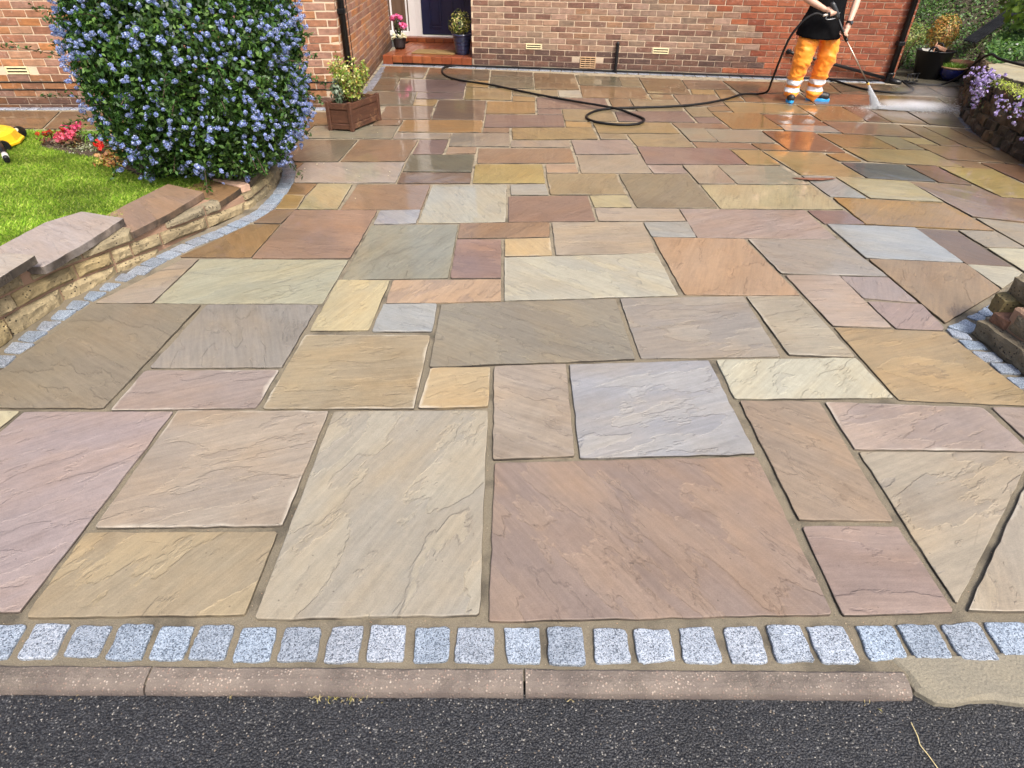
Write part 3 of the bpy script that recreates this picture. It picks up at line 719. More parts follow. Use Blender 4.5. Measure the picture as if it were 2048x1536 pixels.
# ---------------------------------------------------------------- driveway: mortar bed that carries every slab and sett
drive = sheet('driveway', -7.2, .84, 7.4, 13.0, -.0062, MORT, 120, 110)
_me = drive.data; co = np.empty(len(_me.vertices)*3, np.float32); _me.vertices.foreach_get('co', co); co = co.reshape(-1, 3)
co[:, 2] += nr.normal(0, .0009, len(co)); _me.vertices.foreach_set('co', co.ravel())

o = chips(15000, -3.2, 4.2, .875, 4.2, -.0062, .0008, .0022, [(.30,.25,.17),(.20,.17,.13),(.38,.30,.20),(.10,.09,.07),(.34,.20,.12)], 'joint_grit', STONEC, drive, .7); o['kind'] = 'stuff'
TARGET = dict(lp=(196,168,164), ye=(218,203,162), pb=(196,172,150), yb=(194,168,130), gb=(194,180,158), rd=(176,144,130), pk=(190,155,143), bp=(172,143,122), be=(194,174,150), pp=(192,165,154), gp=(178,165,153), bg=(168,148,122), bl=(186,184,188), cr=(210,202,176), yt=(194,160,116), gb2=(168,154,132), cb=(200,182,154), pc=(200,172,156), bs=(184,145,106), lb=(192,195,194), db=(146,110,86), og=(206,158,120), pg=(202,195,172), be2=(194,172,146), rb=(176,132,100), pu=(166,126,116), sp=(208,166,134), bl2=(178,182,186), cy=(220,198,150), gg=(168,164,142), gn=(194,188,158), rp=(178,132,110), ob=(174,126,80), or2=(218,164,90), yg=(204,184,134), lb2=(184,184,176), yt2=(186,158,112), gy=(154,138,110), pu2=(166,128,120), be3=(180,170,142), yo=(194,156,92), rb2=(164,106,70), yo2=(188,134,66), dg=(120,116,110), yo3=(198,162,78), ob2=(166,124,78), gy2=(142,116,84), gg2=(142,132,100), og2=(204,140,72), wh=(222,214,194), ye2=(204,172,90), lp2=(200,184,174))
TARGET['or'] = (212,176,126)
def smooth01(x): x = max(0., min(1., x)); return x*x*(3-2*x)
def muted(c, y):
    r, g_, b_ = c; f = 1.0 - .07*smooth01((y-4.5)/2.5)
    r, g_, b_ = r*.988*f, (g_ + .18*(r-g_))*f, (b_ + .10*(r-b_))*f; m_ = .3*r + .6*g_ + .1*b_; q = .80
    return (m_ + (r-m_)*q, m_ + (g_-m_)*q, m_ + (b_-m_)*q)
KLIGHT = 1.96      # how much brighter than its albedo a sunlit slab appears at this exposure
def slab_mesh(poly, thick=.034, jit=.0028, seg=.05, inset=.0032, ring=.05, cornr=.006):
    n = len(poly); cx = sum(p[0] for p in poly)/n; cy = sum(p[1] for p in poly)/n
    area = sum(poly[i][0]*poly[(i+1)%n][1] - poly[(i+1)%n][0]*poly[i][1] for i in range(n))
    if area < 0: poly = poly[::-1]
    out = []; sd_ = rng.uniform(0, 100)
    for i in range(n):
        a, b = Vector(poly[i]), Vector(poly[(i+1)%n]); L = (b-a).length
        if L < 1e-4: continue
        t = (b-a)/L; nn = Vector((t.y, -t.x)); m = max(3, min(22, int(L/seg)))
        for k in range(m):
            u = k/m
            if k == 0:
                d = min(cornr*rng.uniform(.3, 1.6), L*.2); q = a + t*d
                out.append(q)
            else:
                w = a + t*(u*L)
                d = mnoise.noise(Vector((w.x*22+sd_, w.y*22, sd_)))*jit*1.6 + mnoise.noise(Vector((w.x*70, w.y*70+sd_, 3)))*jit
                out.append(w + nn*(d + .0012))
        d = min(cornr*rng.uniform(.3, 1.6), L*.2); out.append(b - t*d)
    c = Vector((cx, cy)); N = len(out); V = []; ed = []; tx, ty = rng.uniform(-.0025, .0025), rng.uniform(-.0025, .0025)
    def zz(p): return (p.x-cx)*tx + (p.y-cy)*ty
    maxr = min((p-c).length for p in out)
    def ringv(d, z, e, zn=0):
        for p in out:
            v = c-p; q = p + v.normalized()*min(d, v.length*.8)
            V.append((q.x-cx, q.y-cy, z + zz(q) + (mnoise.noise(Vector((q.x*30, q.y*30, sd_)))*zn if zn else 0))); ed.append(e)
    ringv(0, -thick, 1); ringv(0, -inset*.9, 1); ringv(inset*.4, -inset*.25, 1); ringv(inset*1.3, 0, 1, .0006); ringv(min(ring, maxr*.5), .0004, 0, .0008)
    F = []
    for r_ in range(4):
        for k in range(N): F.append((r_*N+k, r_*N+(k+1)%N, (r_+1)*N+(k+1)%N, (r_+1)*N+k))
    F.append(tuple(4*N+k for k in range(N)))
    me = bpy.data.meshes.new('paving_slab'); me.from_pydata(V, [], F)
    at_ = me.attributes.new('edge', 'FLOAT', 'POINT'); at_.data.foreach_set('value', np.array(ed, np.float32))
    me.update(); return me, (cx, cy)
for code, poly in SLABS:
    me, (cx, cy) = slab_mesh(poly)
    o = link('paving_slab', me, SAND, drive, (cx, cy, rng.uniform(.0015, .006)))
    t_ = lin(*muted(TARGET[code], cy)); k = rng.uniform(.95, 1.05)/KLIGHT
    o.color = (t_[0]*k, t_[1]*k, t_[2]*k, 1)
    w = .20 + .8*smooth01((cy-1.9)/3.4) + .18*smooth01((-cx-.6)/1.0)*smooth01((cy-1.6)/.8)
    o['wet'] = min(1., w); o['pale'] = (.8 if rng.random() < .4 else .0) if cy < 2.6 else (.5 if rng.random() < .15 else 0.0)
for i, poly in enumerate(SETTS):
    me, (cx, cy) = slab_mesh(poly, .05, .0028, .014, .0028, .02, .0035)
    me.name = 'granite_sett'; o = link('granite_sett', me, GRAN, drive, (cx, cy, rng.uniform(.001, .005)))
    k = rng.uniform(.80, 1.12); b = rng.uniform(.02, .12); o.color = (k*(1-b), k, k*(1+b*.8), 1); o['wet'] = .12 if cy < 2.3 else .35
def sett_row(A, B, width, pitch=.115, gap=.012, col=1.0, wet=.6, z=.003):
    A, B = Vector(A), Vector(B); L = (B-A).length; t = (B-A)/L; nn = Vector((-t.y, t.x))*width
    for k in range(int(L/pitch)):
        a = A + t*(k*pitch+gap/2); b = A + t*((k+1)*pitch-gap/2); j = lambda: Vector((rng.uniform(-.004,.004), rng.uniform(-.004,.004)))
        me, (cx, cy) = slab_mesh([tuple(a+j()), tuple(b+j()), tuple(b+nn+j()), tuple(a+nn+j())], .05, .003, .03, .004, .02, .007)
        o = link('granite_sett', me, GRAN, drive, (cx, cy, z + rng.uniform(-.001, .002))); kk = col*rng.uniform(.75, 1.1); o.color = (kk, kk, kk*1.04, 1); o['wet'] = wet
# rows along the house
WA, WB = Vector((-1.80, 10.452)), Vector((5.448, 9.300)); WD = (WB-WA).normalized(); WN = Vector((-WD.y, WD.x))
sett_row(WA - WN*.11, WB - WN*.11, .10, .16, .012, .95, .7)
sett_row((-5.9, 7.36), (-1.70, 7.475), -.11, .115, .012, 1.15, .3)
sett_row((-1.70, 7.60), (-1.80, 10.30), -.10, .13, .012, .8, .7)
# edging between path and lawn, and beside the raised bed
sett_row((-6.0, 6.37), (-3.1, 6.36), -.10, .20, .012, 1.2, .25)
sett_row((4.52, 5.3), (4.86, 6.75), -.10, .12, .012, .55, .8)
sett_row((4.86, 6.78), (5.10, 7.25), -.10, .12, .012, .5, .9)

# repair mortar where the kerb stops
pp_ = [(1.05,.905),(1.16,.905),(1.30,.905),(1.42,.910),(1.55,.895),(1.62,.87),(1.62,.79),(1.43,.772),(1.34,.772),(1.27,.785),(1.21,.782),(1.17,.768),(1.12,.778),(1.085,.808),(1.075,.86)]
b = MB(); b.prism([(x + rng.uniform(-.006,.006), y + rng.uniform(-.004,.004)) for x, y in pp_], -.06, .0015, .012)
PATCHM = NT('repair mortar'); _p = PATCHM.pos(); PATCHM.set(color=PATCHM.mix(1.0, PATCHM.mix(PATCHM.noise(_p, 8, 5), (.25, .22, .155), (.15, .14, .115)), PATCHM.ramp(PATCHM.noise(_p, 380, 3), [(.3, .8), (.7, 1.2)]), 'MULTIPLY'), rough=.9, normal=PATCHM.bump(PATCHM.noise(_p, 120, 5), .7, .006))
b.build('mortar_patch', PATCHM.m, kerb)
# ---------------------------------------------------------------- house
def px(P):
    v = Vector(P) - Vector((0, 0, 1.57)); z = v.dot(CF)
    if z < .1: return (-9e3, -9e3, z)
    return (1024 + 1225*v.dot(CR)/z, 768 - 1225*v.dot(CU)/z, z)
house = empty('brick_house', (0, 10.2, 0), 'red brick house with navy front door behind the paved drive', 'house')
def hpart(o): 
    o.parent = house; o.matrix_parent_inverse = Matrix.Translation((0, -10.2, 0)); return o
BV = []
for k in range(6):
    b = MB(); j = lambda: rng.uniform(-.0022, .0022)
    b.box((-.1075, -.05, -.0325), (.1075, .05, .0325), .004)
    b.v = [(x+j(), y+j(), z+j()) for x, y, z in b.v]; BV.append(b.mesh('brick', BRICK))
BH = []
for k in range(3):
    b = MB(); b.box((-.05, -.05, -.0325), (.05, .05, .0325), .004); b.v = [(x+j(), y+j(), z+j()) for x, y, z in b.v]; BH.append(b.mesh('brick_half', BRICK))
KW = 1.5
PAL_MAIN = [(178,132,112),(164,116,98),(186,142,120),(150,108,94),(182,138,122),(166,128,112),(172,120,94),(158,124,106),(140,92,80)]
PAL_WET = [(176,92,58),(164,82,52),(180,100,64),(154,76,50),(170,96,68)]
PAL_LOW = [(112,74,66),(98,64,58),(126,82,70),(104,72,66)]
PAL_WING = [(204,128,90),(188,118,92),(196,136,110),(178,116,98),(208,124,78),(184,128,112),(170,104,84)]
ZB = .035
cand = []
def wall(name, A, B, z1, holes, colour, seed, off=0.0, thick=.22):
    """mortar backing plus the list of bricks; the outer face looks to the right of A->B turned by -90 degrees"""
    A, B = Vector(A), Vector(B); L = (B-A).length; t = (B-A)/L; n = Vector((t.y, -t.x)); ang = math.atan2(t.y, t.x)
    b = MB(); T = Matrix.Translation((A.x, A.y, 0)) @ Matrix.Rotation(ang, 4, 'Z')
    b.box((0, .004, -.1), (L, thick, z1), 0, T)
    w = hpart(b.build(name, WMORT)); r_ = random.Random(seed)
    k = -1; z = ZB - .075
    while z + .075 < z1:
        x = (-.1125 if k % 2 else 0.0) + off
        while x < L:
            a, e = max(x, .0), min(x+.215, L); x += .225
            if e - a < .04: continue
            ctr = (a+e)/2; zc = z + .0375
            if any(h0-.02 < ctr < h1+.02 and g0 < zc < g1 for h0, h1, g0, g1 in holes): continue
            p = A + t*ctr - n*(.05 - .0012 - r_.uniform(0, .0025)); P = (p.x, p.y, zc)
            cand.append((w, P, ang, e-a, colour(ctr, zc, r_)))
        z += .075; k += 1
    return w
def c_main(s, z, r_):
    X = -.434 + s*.987
    if z < .04 and r_.random() < (.75 if X < 3.2 else .2): return (158+r_.randint(-14,14), 144+r_.randint(-14,10), 122)
    wet = 3.28 + .25*math.sin(z*5) + r_.uniform(-.25, .25)
    if X > wet: return r_.choice(PAL_WET)
    if z < .25: return r_.choice(PAL_LOW)
    return r_.choice(PAL_MAIN)
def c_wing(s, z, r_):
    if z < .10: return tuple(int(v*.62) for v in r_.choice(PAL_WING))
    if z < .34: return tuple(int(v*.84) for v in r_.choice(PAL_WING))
    return r_.choice(PAL_WING)
main_holes = [(.80, 1.03, .25, .34), (2.62, 2.85, .25, .34), (1.60, 1.83, .03, .19)]
W_MAIN = wall('front_wall', (-.434, 10.241), (5.448, 9.300), 2.45, main_holes, c_main, 1, .03)
W_WING = wall('wing_wall', (-6.6, 7.30), (-1.738, 7.49), 2.45, [(1.30, 1.53, .33, .42)], c_wing, 2, .05)
W_RET = wall('side_wall', (-1.738, 7.49), (-1.93, 12.3), 2.45, [], c_wing, 3, .1, )
W_IN = wall('porch_wall', (-.30, 12.1), (-.434, 10.47), 2.45, [], c_main, 4)
rank = []
for q in cand:
    X, Y, z = px(q[1]); vis = 0 < X < 2048 and -4 < Y < 1536 and q[0] is not W_IN
    if q[0] is W_WING and 165 < X < 598: vis = False
    rank.append((q[3]*1225/z*(abs(math.cos(q[2])) if q[0] is not W_RET else .35) if vis else -1))
order = np.argsort(-np.array(rank))
parts = set(int(i) for i in order[:300] if rank[int(i)] > 0)
mass = {}
for i, (w, P, ang, ln, c) in enumerate(cand):
    sh_ = .13 if c not in PAL_WET else .0
    c = lin(c[0]*.97, c[1] + sh_*(c[0]-c[1]), c[2] + .3*sh_*(c[0]-c[2])); kk = rng.uniform(.9, 1.1)/KW; c = (c[0]*kk, c[1]*kk, c[2]*kk)
    if i in parts:
        me = (rng.choice(BV) if ln > .12 else rng.choice(BH)); s_ = ln/(.215 if ln > .12 else .10)
        o = link('brick', me, None, w); o.location = P; o.rotation_euler = (0, rng.uniform(-.004, .004), ang); o.scale = (s_, 1, 1)
        o.matrix_parent_inverse = w.matrix_parent_inverse.inverted() if False else Matrix.Identity(4)
        o.color = (*c, 1)
    else: mass.setdefault(w, []).append((P, ang, ln, c))
for w, lst in mass.items():
    V = []; F = []; C = []
    src = [np.array([v.co[:] for v in m.vertices]) for m in BV[:3]]; fq = [list(p.vertices) for p in BV[0].polygons]
    for P, ang, ln, c in lst:
        v = src[rng.randrange(3)] * np.array([ln/.215, 1, 1]); ca, sa = math.cos(ang), math.sin(ang)
        v = np.stack([v[:, 0]*ca - v[:, 1]*sa, v[:, 0]*sa + v[:, 1]*ca, v[:, 2]], 1) + np.array(P)
        b0 = len(V)*24; V.append(v)
        for f_ in fq:
            if len(f_) == 4: F.append([b0+i for i in f_])
            else: F.append([b0+f_[0], b0+f_[1], b0+f_[2], b0+f_[2]])
            C.append(c)
    F4 = [f_ for f_ in F]
    me = bpy.data.meshes.new('brickwork'); me.from_pydata(np.concatenate(V).tolist(), [], [f_ if f_[2] != f_[3] else f_[:3] for f_ in F4])
    at_ = me.color_attributes.new('Col', 'FLOAT_COLOR', 'CORNER'); cc = []
    for f_, c in zip(F4, C): cc += [c]*(4 if f_[2] != f_[3] else 3)
    arr = np.ones((len(cc), 4), np.float32); arr[:, :3] = np.array(cc); at_.data.foreach_set('color', arr.ravel())
    me.materials.append(BRICKM); o = link('brickwork', me, None, w); o['kind'] = 'stuff'
# upper storey, above the picture
upm = NT('upper brickwork'); _p = upm.pos(); bt = upm.new('ShaderNodeTexBrick'); bt.inputs['Color1'].default_value = (.25, .11, .07, 1); bt.inputs['Color2'].default_value = (.19, .085, .06, 1); bt.inputs['Mortar'].default_value = (.4, .32, .24, 1); bt.inputs['Scale'].default_value = 4.4
cx_ = upm.new('ShaderNodeCombineXYZ'); sx_ = upm.new('ShaderNodeSeparateXYZ'); upm.L(_p, sx_.inputs[0]); upm.L(upm.math('ADD', sx_.outputs[0], sx_.outputs[1]), cx_.inputs[0]); upm.L(sx_.outputs[2], cx_.inputs[1]); upm.L(cx_.outputs[0], bt.inputs['Vector'])
upm.set(color=bt.outputs[0], rough=.85)
for nm, A, B in (('upper_front_wall', (-.434, 10.241), (5.448, 9.300)), ('upper_wing_wall', (-6.6, 7.30), (-1.738, 7.49)), ('upper_side_wall', (-1.738, 7.49), (-1.93, 12.3))):
    A, B = Vector(A), Vector(B); L = (B-A).length; T = Matrix.Translation((A.x, A.y, 0)) @ Matrix.Rotation(math.atan2((B-A).y, (B-A).x), 4, 'Z')
    b = MB(); b.box((0, 0, 2.451), (L, .22, 4.9), 0, T); hpart(b.build(nm, upm.m))
# right-hand gable end of the house
b = MB(); T = Matrix.Translation((5.448, 9.300, 0)) @ Matrix.Rotation(R(81), 4, 'Z'); b.box((.0, .004, -.1), (7, .2, 4.9), 0, T); hpart(b.build('gable_wall', upm.m))

# --- front door group (local frame: u along the wall, v inward)
DO = Vector((-1.10, 12.05)); DT = Matrix.Translation((DO.x, DO.y, 0)) @ Matrix.Rotation(math.atan2(WD.y, WD.x), 4, 'Z')
fr = MB(); Z2 = .186
for a, e in ((-.96, -.835), (-.475, -.36), (-.36, -.255), (.625, .72)): fr.box((a, -.03, Z2), (e, .05, 2.35), .006, DT)
fr.box((-.835, -.031, Z2), (-.475, .049, Z2+.075), .006, DT); fr.box((-.255, -.029, 2.25), (.625, .051, 2.35), .006, DT); fr.box((-.835, -.028, 2.25), (-.475, .052, 2.35), .006, DT)
fr.box((-.80, -.012, Z2+.076), (-.775, .03, 2.24), .004, DT) ; fr.box((-.53, -.012, Z2+.076), (-.505, .03, 2.24), .004, DT)
door_frame = hpart(fr.build('door_frame', UPVC))
gl = NT('sidelight glass'); _p = gl.coord(); gl.set(color=gl.mix(gl.noise(gl.mapv(_p, (14, 14, 1.2)), 1.0, 4), (.075, .05, .036), (.19, .135, .10)), rough=.12, coat=1.0, coatr=.02)
b = MB(); b.box((-.834, .012, Z2+.076), (-.476, .020, 2.249), 0, DT); o = b.build('window_pane', gl.m, door_frame)
b = MB(); b.box((-.253, -.006, Z2+.03), (.623, .045, 2.248), .003, DT)
door = hpart(b.build('front_door', NAVY))
for u0, u1 in ((-.125, .095), (.275, .495)):
    m = MB(); z0, z1 = .315, .98
    for q in (((u0, z0), (u1, z0+.028)), ((u0, z1-.028), (u1, z1)), ((u0, z0+.0285), (u0+.026, z1-.0285)), ((u1-.026, z0+.0285), (u1, z1-.0285))): m.box((q[0][0], -.020, q[0][1]), (q[1][0], -.0065, q[1][1]), .005, DT)
    m.box((u0+.045, -.014, z0+.047), (u1-.045, -.0063, z1-.047), .004, DT); m.build('door_panel', NAVY, door)
ALU = simple('brushed metal', (.55, .56, .58), .3, .08, 40, 0, 80, 1.0)
b = MB(); b.box((-.253, -.075, Z2+.0), (.623, -.032, Z2+.028), .006, DT); b.build('threshold', UPVC, door)
m = MB(); m.tube([tuple(DT @ Vector((.53, -.03, 1.02))), tuple(DT @ Vector((.53, -.06, 1.02))), tuple(DT @ Vector((.43, -.06, 1.02)))], .011, 8); m.build('door_handle', ALU, door)

# --- tiled steps
steps = MB(); ST = Matrix.Translation((WA.x, WA.y, 0)) @ Matrix.Rotation(math.atan2(WD.y, WD.x), 4, 'Z')
steps.box((.012, .012, -.05), (1.376, 1.55, .105), 0, ST); steps.box((-.2, 1.50, -.05), (1.55, 1.80, .172), 0, ST); 
stepo = hpart(steps.build('door_step', simple('dark step core', (.02, .018, .017), .8)))
TP = [(188,104,62),(178,94,56),(196,112,66),(182,98,60)]
def tile(u0, u1, v0, v1, z0, z1):
    m = MB(); m.box((u0, v0, z0), (u1, v1, z1), .004, ST); o = m.build('step_tile', TILE, stepo); c = lin(*rng.choice(TP)); k = rng.uniform(.8, 1.05)/2.1; o.color = (c[0]*k, c[1]*k, c[2]*k, 1)
nt_ = 9; tw = 1.376/nt_
for i in range(nt_):
    tile(i*tw+.003, (i+1)*tw-.003, -.012, .011, .026 if i else .002, .118)
    for k in range(10): tile(i*tw+.003, (i+1)*tw-.003, .012 + k*.15, .158 + k*.15, .105, .121 + rng.uniform(0, .001))
for i in range(11):
    tile(-.17 + i*.152+.003, -.17+(i+1)*.152-.003, 1.484, 1.499, .124, .186)
    tile(-.17 + i*.152+.003, -.17+(i+1)*.152-.003, 1.500, 1.80, .172, .188)

# --- vents
def vent(u0, u1, z0, z1, A, ang, nsl, mat, name, wallo, rows=True):
    T = Matrix.Translation((A[0], A[1], 0)) @ Matrix.Rotation(ang, 4, 'Z'); m = MB(); f_ = .012
    m.box((u0, -.012, z0), (u0+f_, .003, z1), .002, T); m.box((u1-f_, -.012, z0), (u1, .003, z1), .002, T)
    n = nsl; h = (z1-z0)/(2*n+1)
    for k in range(n+1): m.box((u0+f_+.0003, -.011, z0 + 2*k*h), (u1-f_-.0003, .002, z0 + (2*k+1)*h), .002, T)
    if rows:
        for q in (1/3, 2/3):
            uu = u0 + (u1-u0)*q; m.box((uu-.004, -.0095, z0+.001), (uu+.004, .001, z1-.001), 0, T)
    o = m.build(name, mat, wallo)
    k_ = MB(); k_.box((u0+.002, .0005, z0+.002), (u1-.002, .0035, z1-.002), 0, T); k_.build('vent_void', simple('dark void', (.006, .005, .005), .9), wallo)
angM = math.atan2((WB-Vector((-.434, 10.241))).y, (WB-Vector((-.434, 10.241))).x)
vent(.802, 1.028, .262, .333, (-.434, 10.241), angM, 2, CREAMV, 'air_vent', W_MAIN, False)
vent(2.622, 2.848, .255, .328, (-.434, 10.241), angM, 2, CREAMV, 'air_vent', W_MAIN, False)
vent(1.602, 1.828, .036, .186, (-.434, 10.241), angM, 5, simple('terracotta grille', (.42, .27, .15), .7), 'air_brick', W_MAIN, True)
vent(1.302, 1.53, .338, .412, (-6.6, 7.30), math.atan2(.19, 4.862), 2, CREAMV, 'air_vent', W_WING, False)
# slate damp courses of the wing
for z in (.183, .258):
    T = Matrix.Translation((-6.6, 7.30, 0)) @ Matrix.Rotation(math.atan2(.19, 4.862), 4, 'Z'); m = MB(); m.box((.0, -.007, z-.005), (4.865, .003, z+.005), .001, T); m.build('damp_course', BLACKP, W_WING)

# --- pipes on the house
def pipe(name, pts, r, label=None, parent=house, n=12, mat=None):
    m = MB(); m.tube(pts, r, n); o = m.build(name, mat or BLACKP); hpart(o); return o
dp = pipe('downpipe', [(-1.70, 7.63, .03), (-1.70, 7.63, 3.2)], .034)
m = MB()
for z in (.9, 2.4): m.box((-1.742, 7.585, z), (-1.66, 7.675, z+.05), .006)
m.build('pipe_clip', BLACKP, dp)
dp2 = pipe('downpipe', [(5.36, 9.265, .05), (5.36, 9.265, 3.2)], .036)
m = MB(); m.lathe([(.044, .0), (.044, .09), (.05, .095), (.05, .12), (.037, .125)], 14, (5.36, 9.265, .0)); m.tube([(5.36, 9.265, .05), (5.40, 9.20, .02), (5.47, 9.13, .012)], .036, 12); m.build('pipe_shoe', BLACKP, dp2)
m = MB()
for z in (.45, 2.2): m.box((5.315, 9.225, z), (5.405, 9.315, z+.05), .006)
m.build('pipe_clip', BLACKP, dp2)
wp = pipe('waste_pipe', [(3.985, 9.535, .336), (3.98, 9.495, .334), (4.02, 9.484, .322), (5.30, 9.278, .055)], .021)
m = MB(); m.lathe([(.036, 0), (.036, .012), (.022, .014)], 16); o = m.build('pipe_flange', BLACKP, wp, (3.985, 9.533, .336), (R(90), 0, 0))
sp = pipe('stub_pipe', bezier([(1.655, 9.862, .0), (1.655, 9.862, .2), (1.655, 9.862, .372)], 4), .023)
m = MB(); m.ball((1.655, 9.862, .374), .0245, 12, 8); m.lathe([(.0265, .355), (.0265, .375)], 14, (1.655, 9.862, 0)); m.build('pipe_cap', BLACKP, sp)
cb = pipe('wall_cable', [(-1.712, 7.95, .1), (-1.715, 7.96, .6), (-1.715, 7.96, 2.4)], .005, n=6)
# ---------------------------------------------------------------- foliage helper
def unit(a): return a/np.maximum(np.linalg.norm(a, axis=-1, keepdims=True), 1e-9)
def leaf_quads(P, N, size, aspect=.5, fold=.18, tang=None, droop=0.0):
    """one folded leaf per point: P positions, N normals, size (n,) lengths"""
    n = len(P); T = tang if tang is not None else nr.normal(0, 1, (n, 3)); T = unit(T - (T*N).sum(1, keepdims=True)*N); B = np.cross(N, T)
    s = np.asarray(size).reshape(-1, 1); w = s*aspect*.5
    a = P - T*s*.5; c = P + T*s*.5 - N*s*droop; l = P + B*w + N*s*fold - T*s*.05; r = P - B*w + N*s*fold - T*s*.05
    V = np.stack([a, r, c, l], 1).reshape(-1, 3); F = np.arange(4*n).reshape(n, 4); return V, F
def colmix(n, cols, var=.25):
    c = np.array(cols)[nr.integers(0, len(cols), n)]; return c*nr.uniform(1-var, 1+var, (n, 1))
def foliage(name, P, N, size, cols, parent, aspect=.5, mat=None, loc=(0,0,0), kind='stuff', fold=.18, var=.3, tang=None):
    V, F = leaf_quads(P, N, size, aspect, fold, tang)
    o = link(name, np_mesh(name, V, F, mat or LEAF, colmix(len(P), cols, var)), None, parent, loc)
    if kind: o['kind'] = kind
    return o
def ball_pts(n, c, rad, shell=.55, lump=.0, seed=0, zmin=None):
    d = unit(nr.normal(0, 1, (n, 3))); r = (shell + (1-shell)*nr.random(n)**.6)
    if lump:
        k = unit(np.random.default_rng(seed).normal(0, 1, (26, 3))); a = (d@k.T); r = r*(1 + lump*(np.max(a*a*a, 1) - .55)*1.4)
    P = np.array(c) + d*r[:, None]*np.array(rad); N = unit(d/np.array(rad) + nr.normal(0, .55, (n, 3)))
    if zmin is not None:
        m = P[:, 2] > zmin; return P[m], N[m]
    return P, N
def bunch(name, centers, n_each, r, cols, size, parent, aspect=.8, mat=None, flatz=.8, kind=None, var=.2):
    """petal tufts round each centre, in one mesh"""
    P = []; N = []
    for c in centers:
        d = unit(nr.normal(0, 1, (n_each, 3)) + np.array([0, 0, .35])); P.append(np.array(c) + d*r*np.array([1, 1, flatz])*nr.uniform(.6, 1.0, (n_each, 1))); N.append(unit(d + nr.normal(0, .35, (n_each, 3))))
    P = np.concatenate(P); N = np.concatenate(N)
    return foliage(name, P, N, nr.uniform(.75, 1.2, len(P))*size, cols, parent, aspect, mat or PETAL, kind=kind, var=var)

# ---------------------------------------------------------------- left garden wall
GW = [(-2.44,.2),(-2.40,.9),(-2.385,1.6),(-2.37,2.2),(-2.35,2.6),(-2.31,2.92),(-2.235,3.15),(-2.145,3.40),(-2.03,3.70),(-1.89,4.03),(-1.80,4.32),(-1.775,4.72),(-1.82,5.10),(-1.925,5.47),(-2.12,5.80),(-2.45,6.05)]
GC = [Vector((p.x, p.y)) for p in bezier([(x, y, 0) for x, y in GW], 10)]
GL = [0.0]
for i in range(1, len(GC)): GL.append(GL[-1] + (GC[i]-GC[i-1]).length)
def gat(s, d=0.0):
    s = max(0., min(GL[-1]-1e-4, s)); i = int(np.searchsorted(GL, s, 'right'))-1; u = (s-GL[i])/(GL[i+1]-GL[i])
    p = GC[i].lerp(GC[i+1], u); t = (GC[min(i+2, len(GC)-1)]-GC[max(i-1, 0)]).normalized(); n = Vector((t.y, -t.x)); return p + n*d   # +d towards the paving
def s_of(y):
    return float(np.interp(y, [p.y for p in GC], GL))
gwall = empty('garden_wall', (-2.3, 3.0, 0), 'curved low stone garden wall with stepped sandstone copings beside the lawn', 'wall')
def gpart(o, par=gwall, loc=(-2.3, 3.0, 0)):
    o.parent = par; o.matrix_parent_inverse = Matrix.Translation(loc).inverted(); return o
sC = [s_of(y) for y in (1.75, 2.80, 3.42, 4.05, 4.40, 4.82, 5.22, 5.8)]
def gtop(s):
    for k, z in enumerate((.345, .262, .197, .142, .092, .10, .10, .10)):
        if s < sC[min(k, len(sC)-1)]: return z
    return .10
def gb1(s): return float(np.interp(s, [0, s_of(2.5), s_of(4.3), GL[-1]], [.26, .185, .048, .03]))
def gb2(s): return gb1(s) - .085
PINKM = NT('pink wall mortar'); _p = PINKM.pos(); PINKM.set(color=PINKM.mix(PINKM.noise(_p, 9, 5), (.34, .205, .13), (.26, .17, .12)), rough=.9, normal=PINKM.bump(PINKM.noise(_p, 90, 5), .7, .006))
core = MB(); V = []; F = []; ns = 120
for i in range(ns+1):
    s = GL[-1]*i/ns; zt = gtop(s) - .006
    for d, z in ((-.012, -.05), (-.012, zt), (-.20, zt), (-.20, -.05)):
        p = gat(s, d); V.append((p.x, p.y, z))
for i in range(ns):
    for k in range(4): F.append((i*4+k, (i+1)*4+k, (i+1)*4+(k+1)%4, i*4+(k+1)%4))
core.add(V, F, False); gpart(core.build('wall_core', PINKM.m))
SPAL = [(190,172,134),(178,160,124),(196,178,136),(170,156,124),(184,164,120),(156,144,118)]
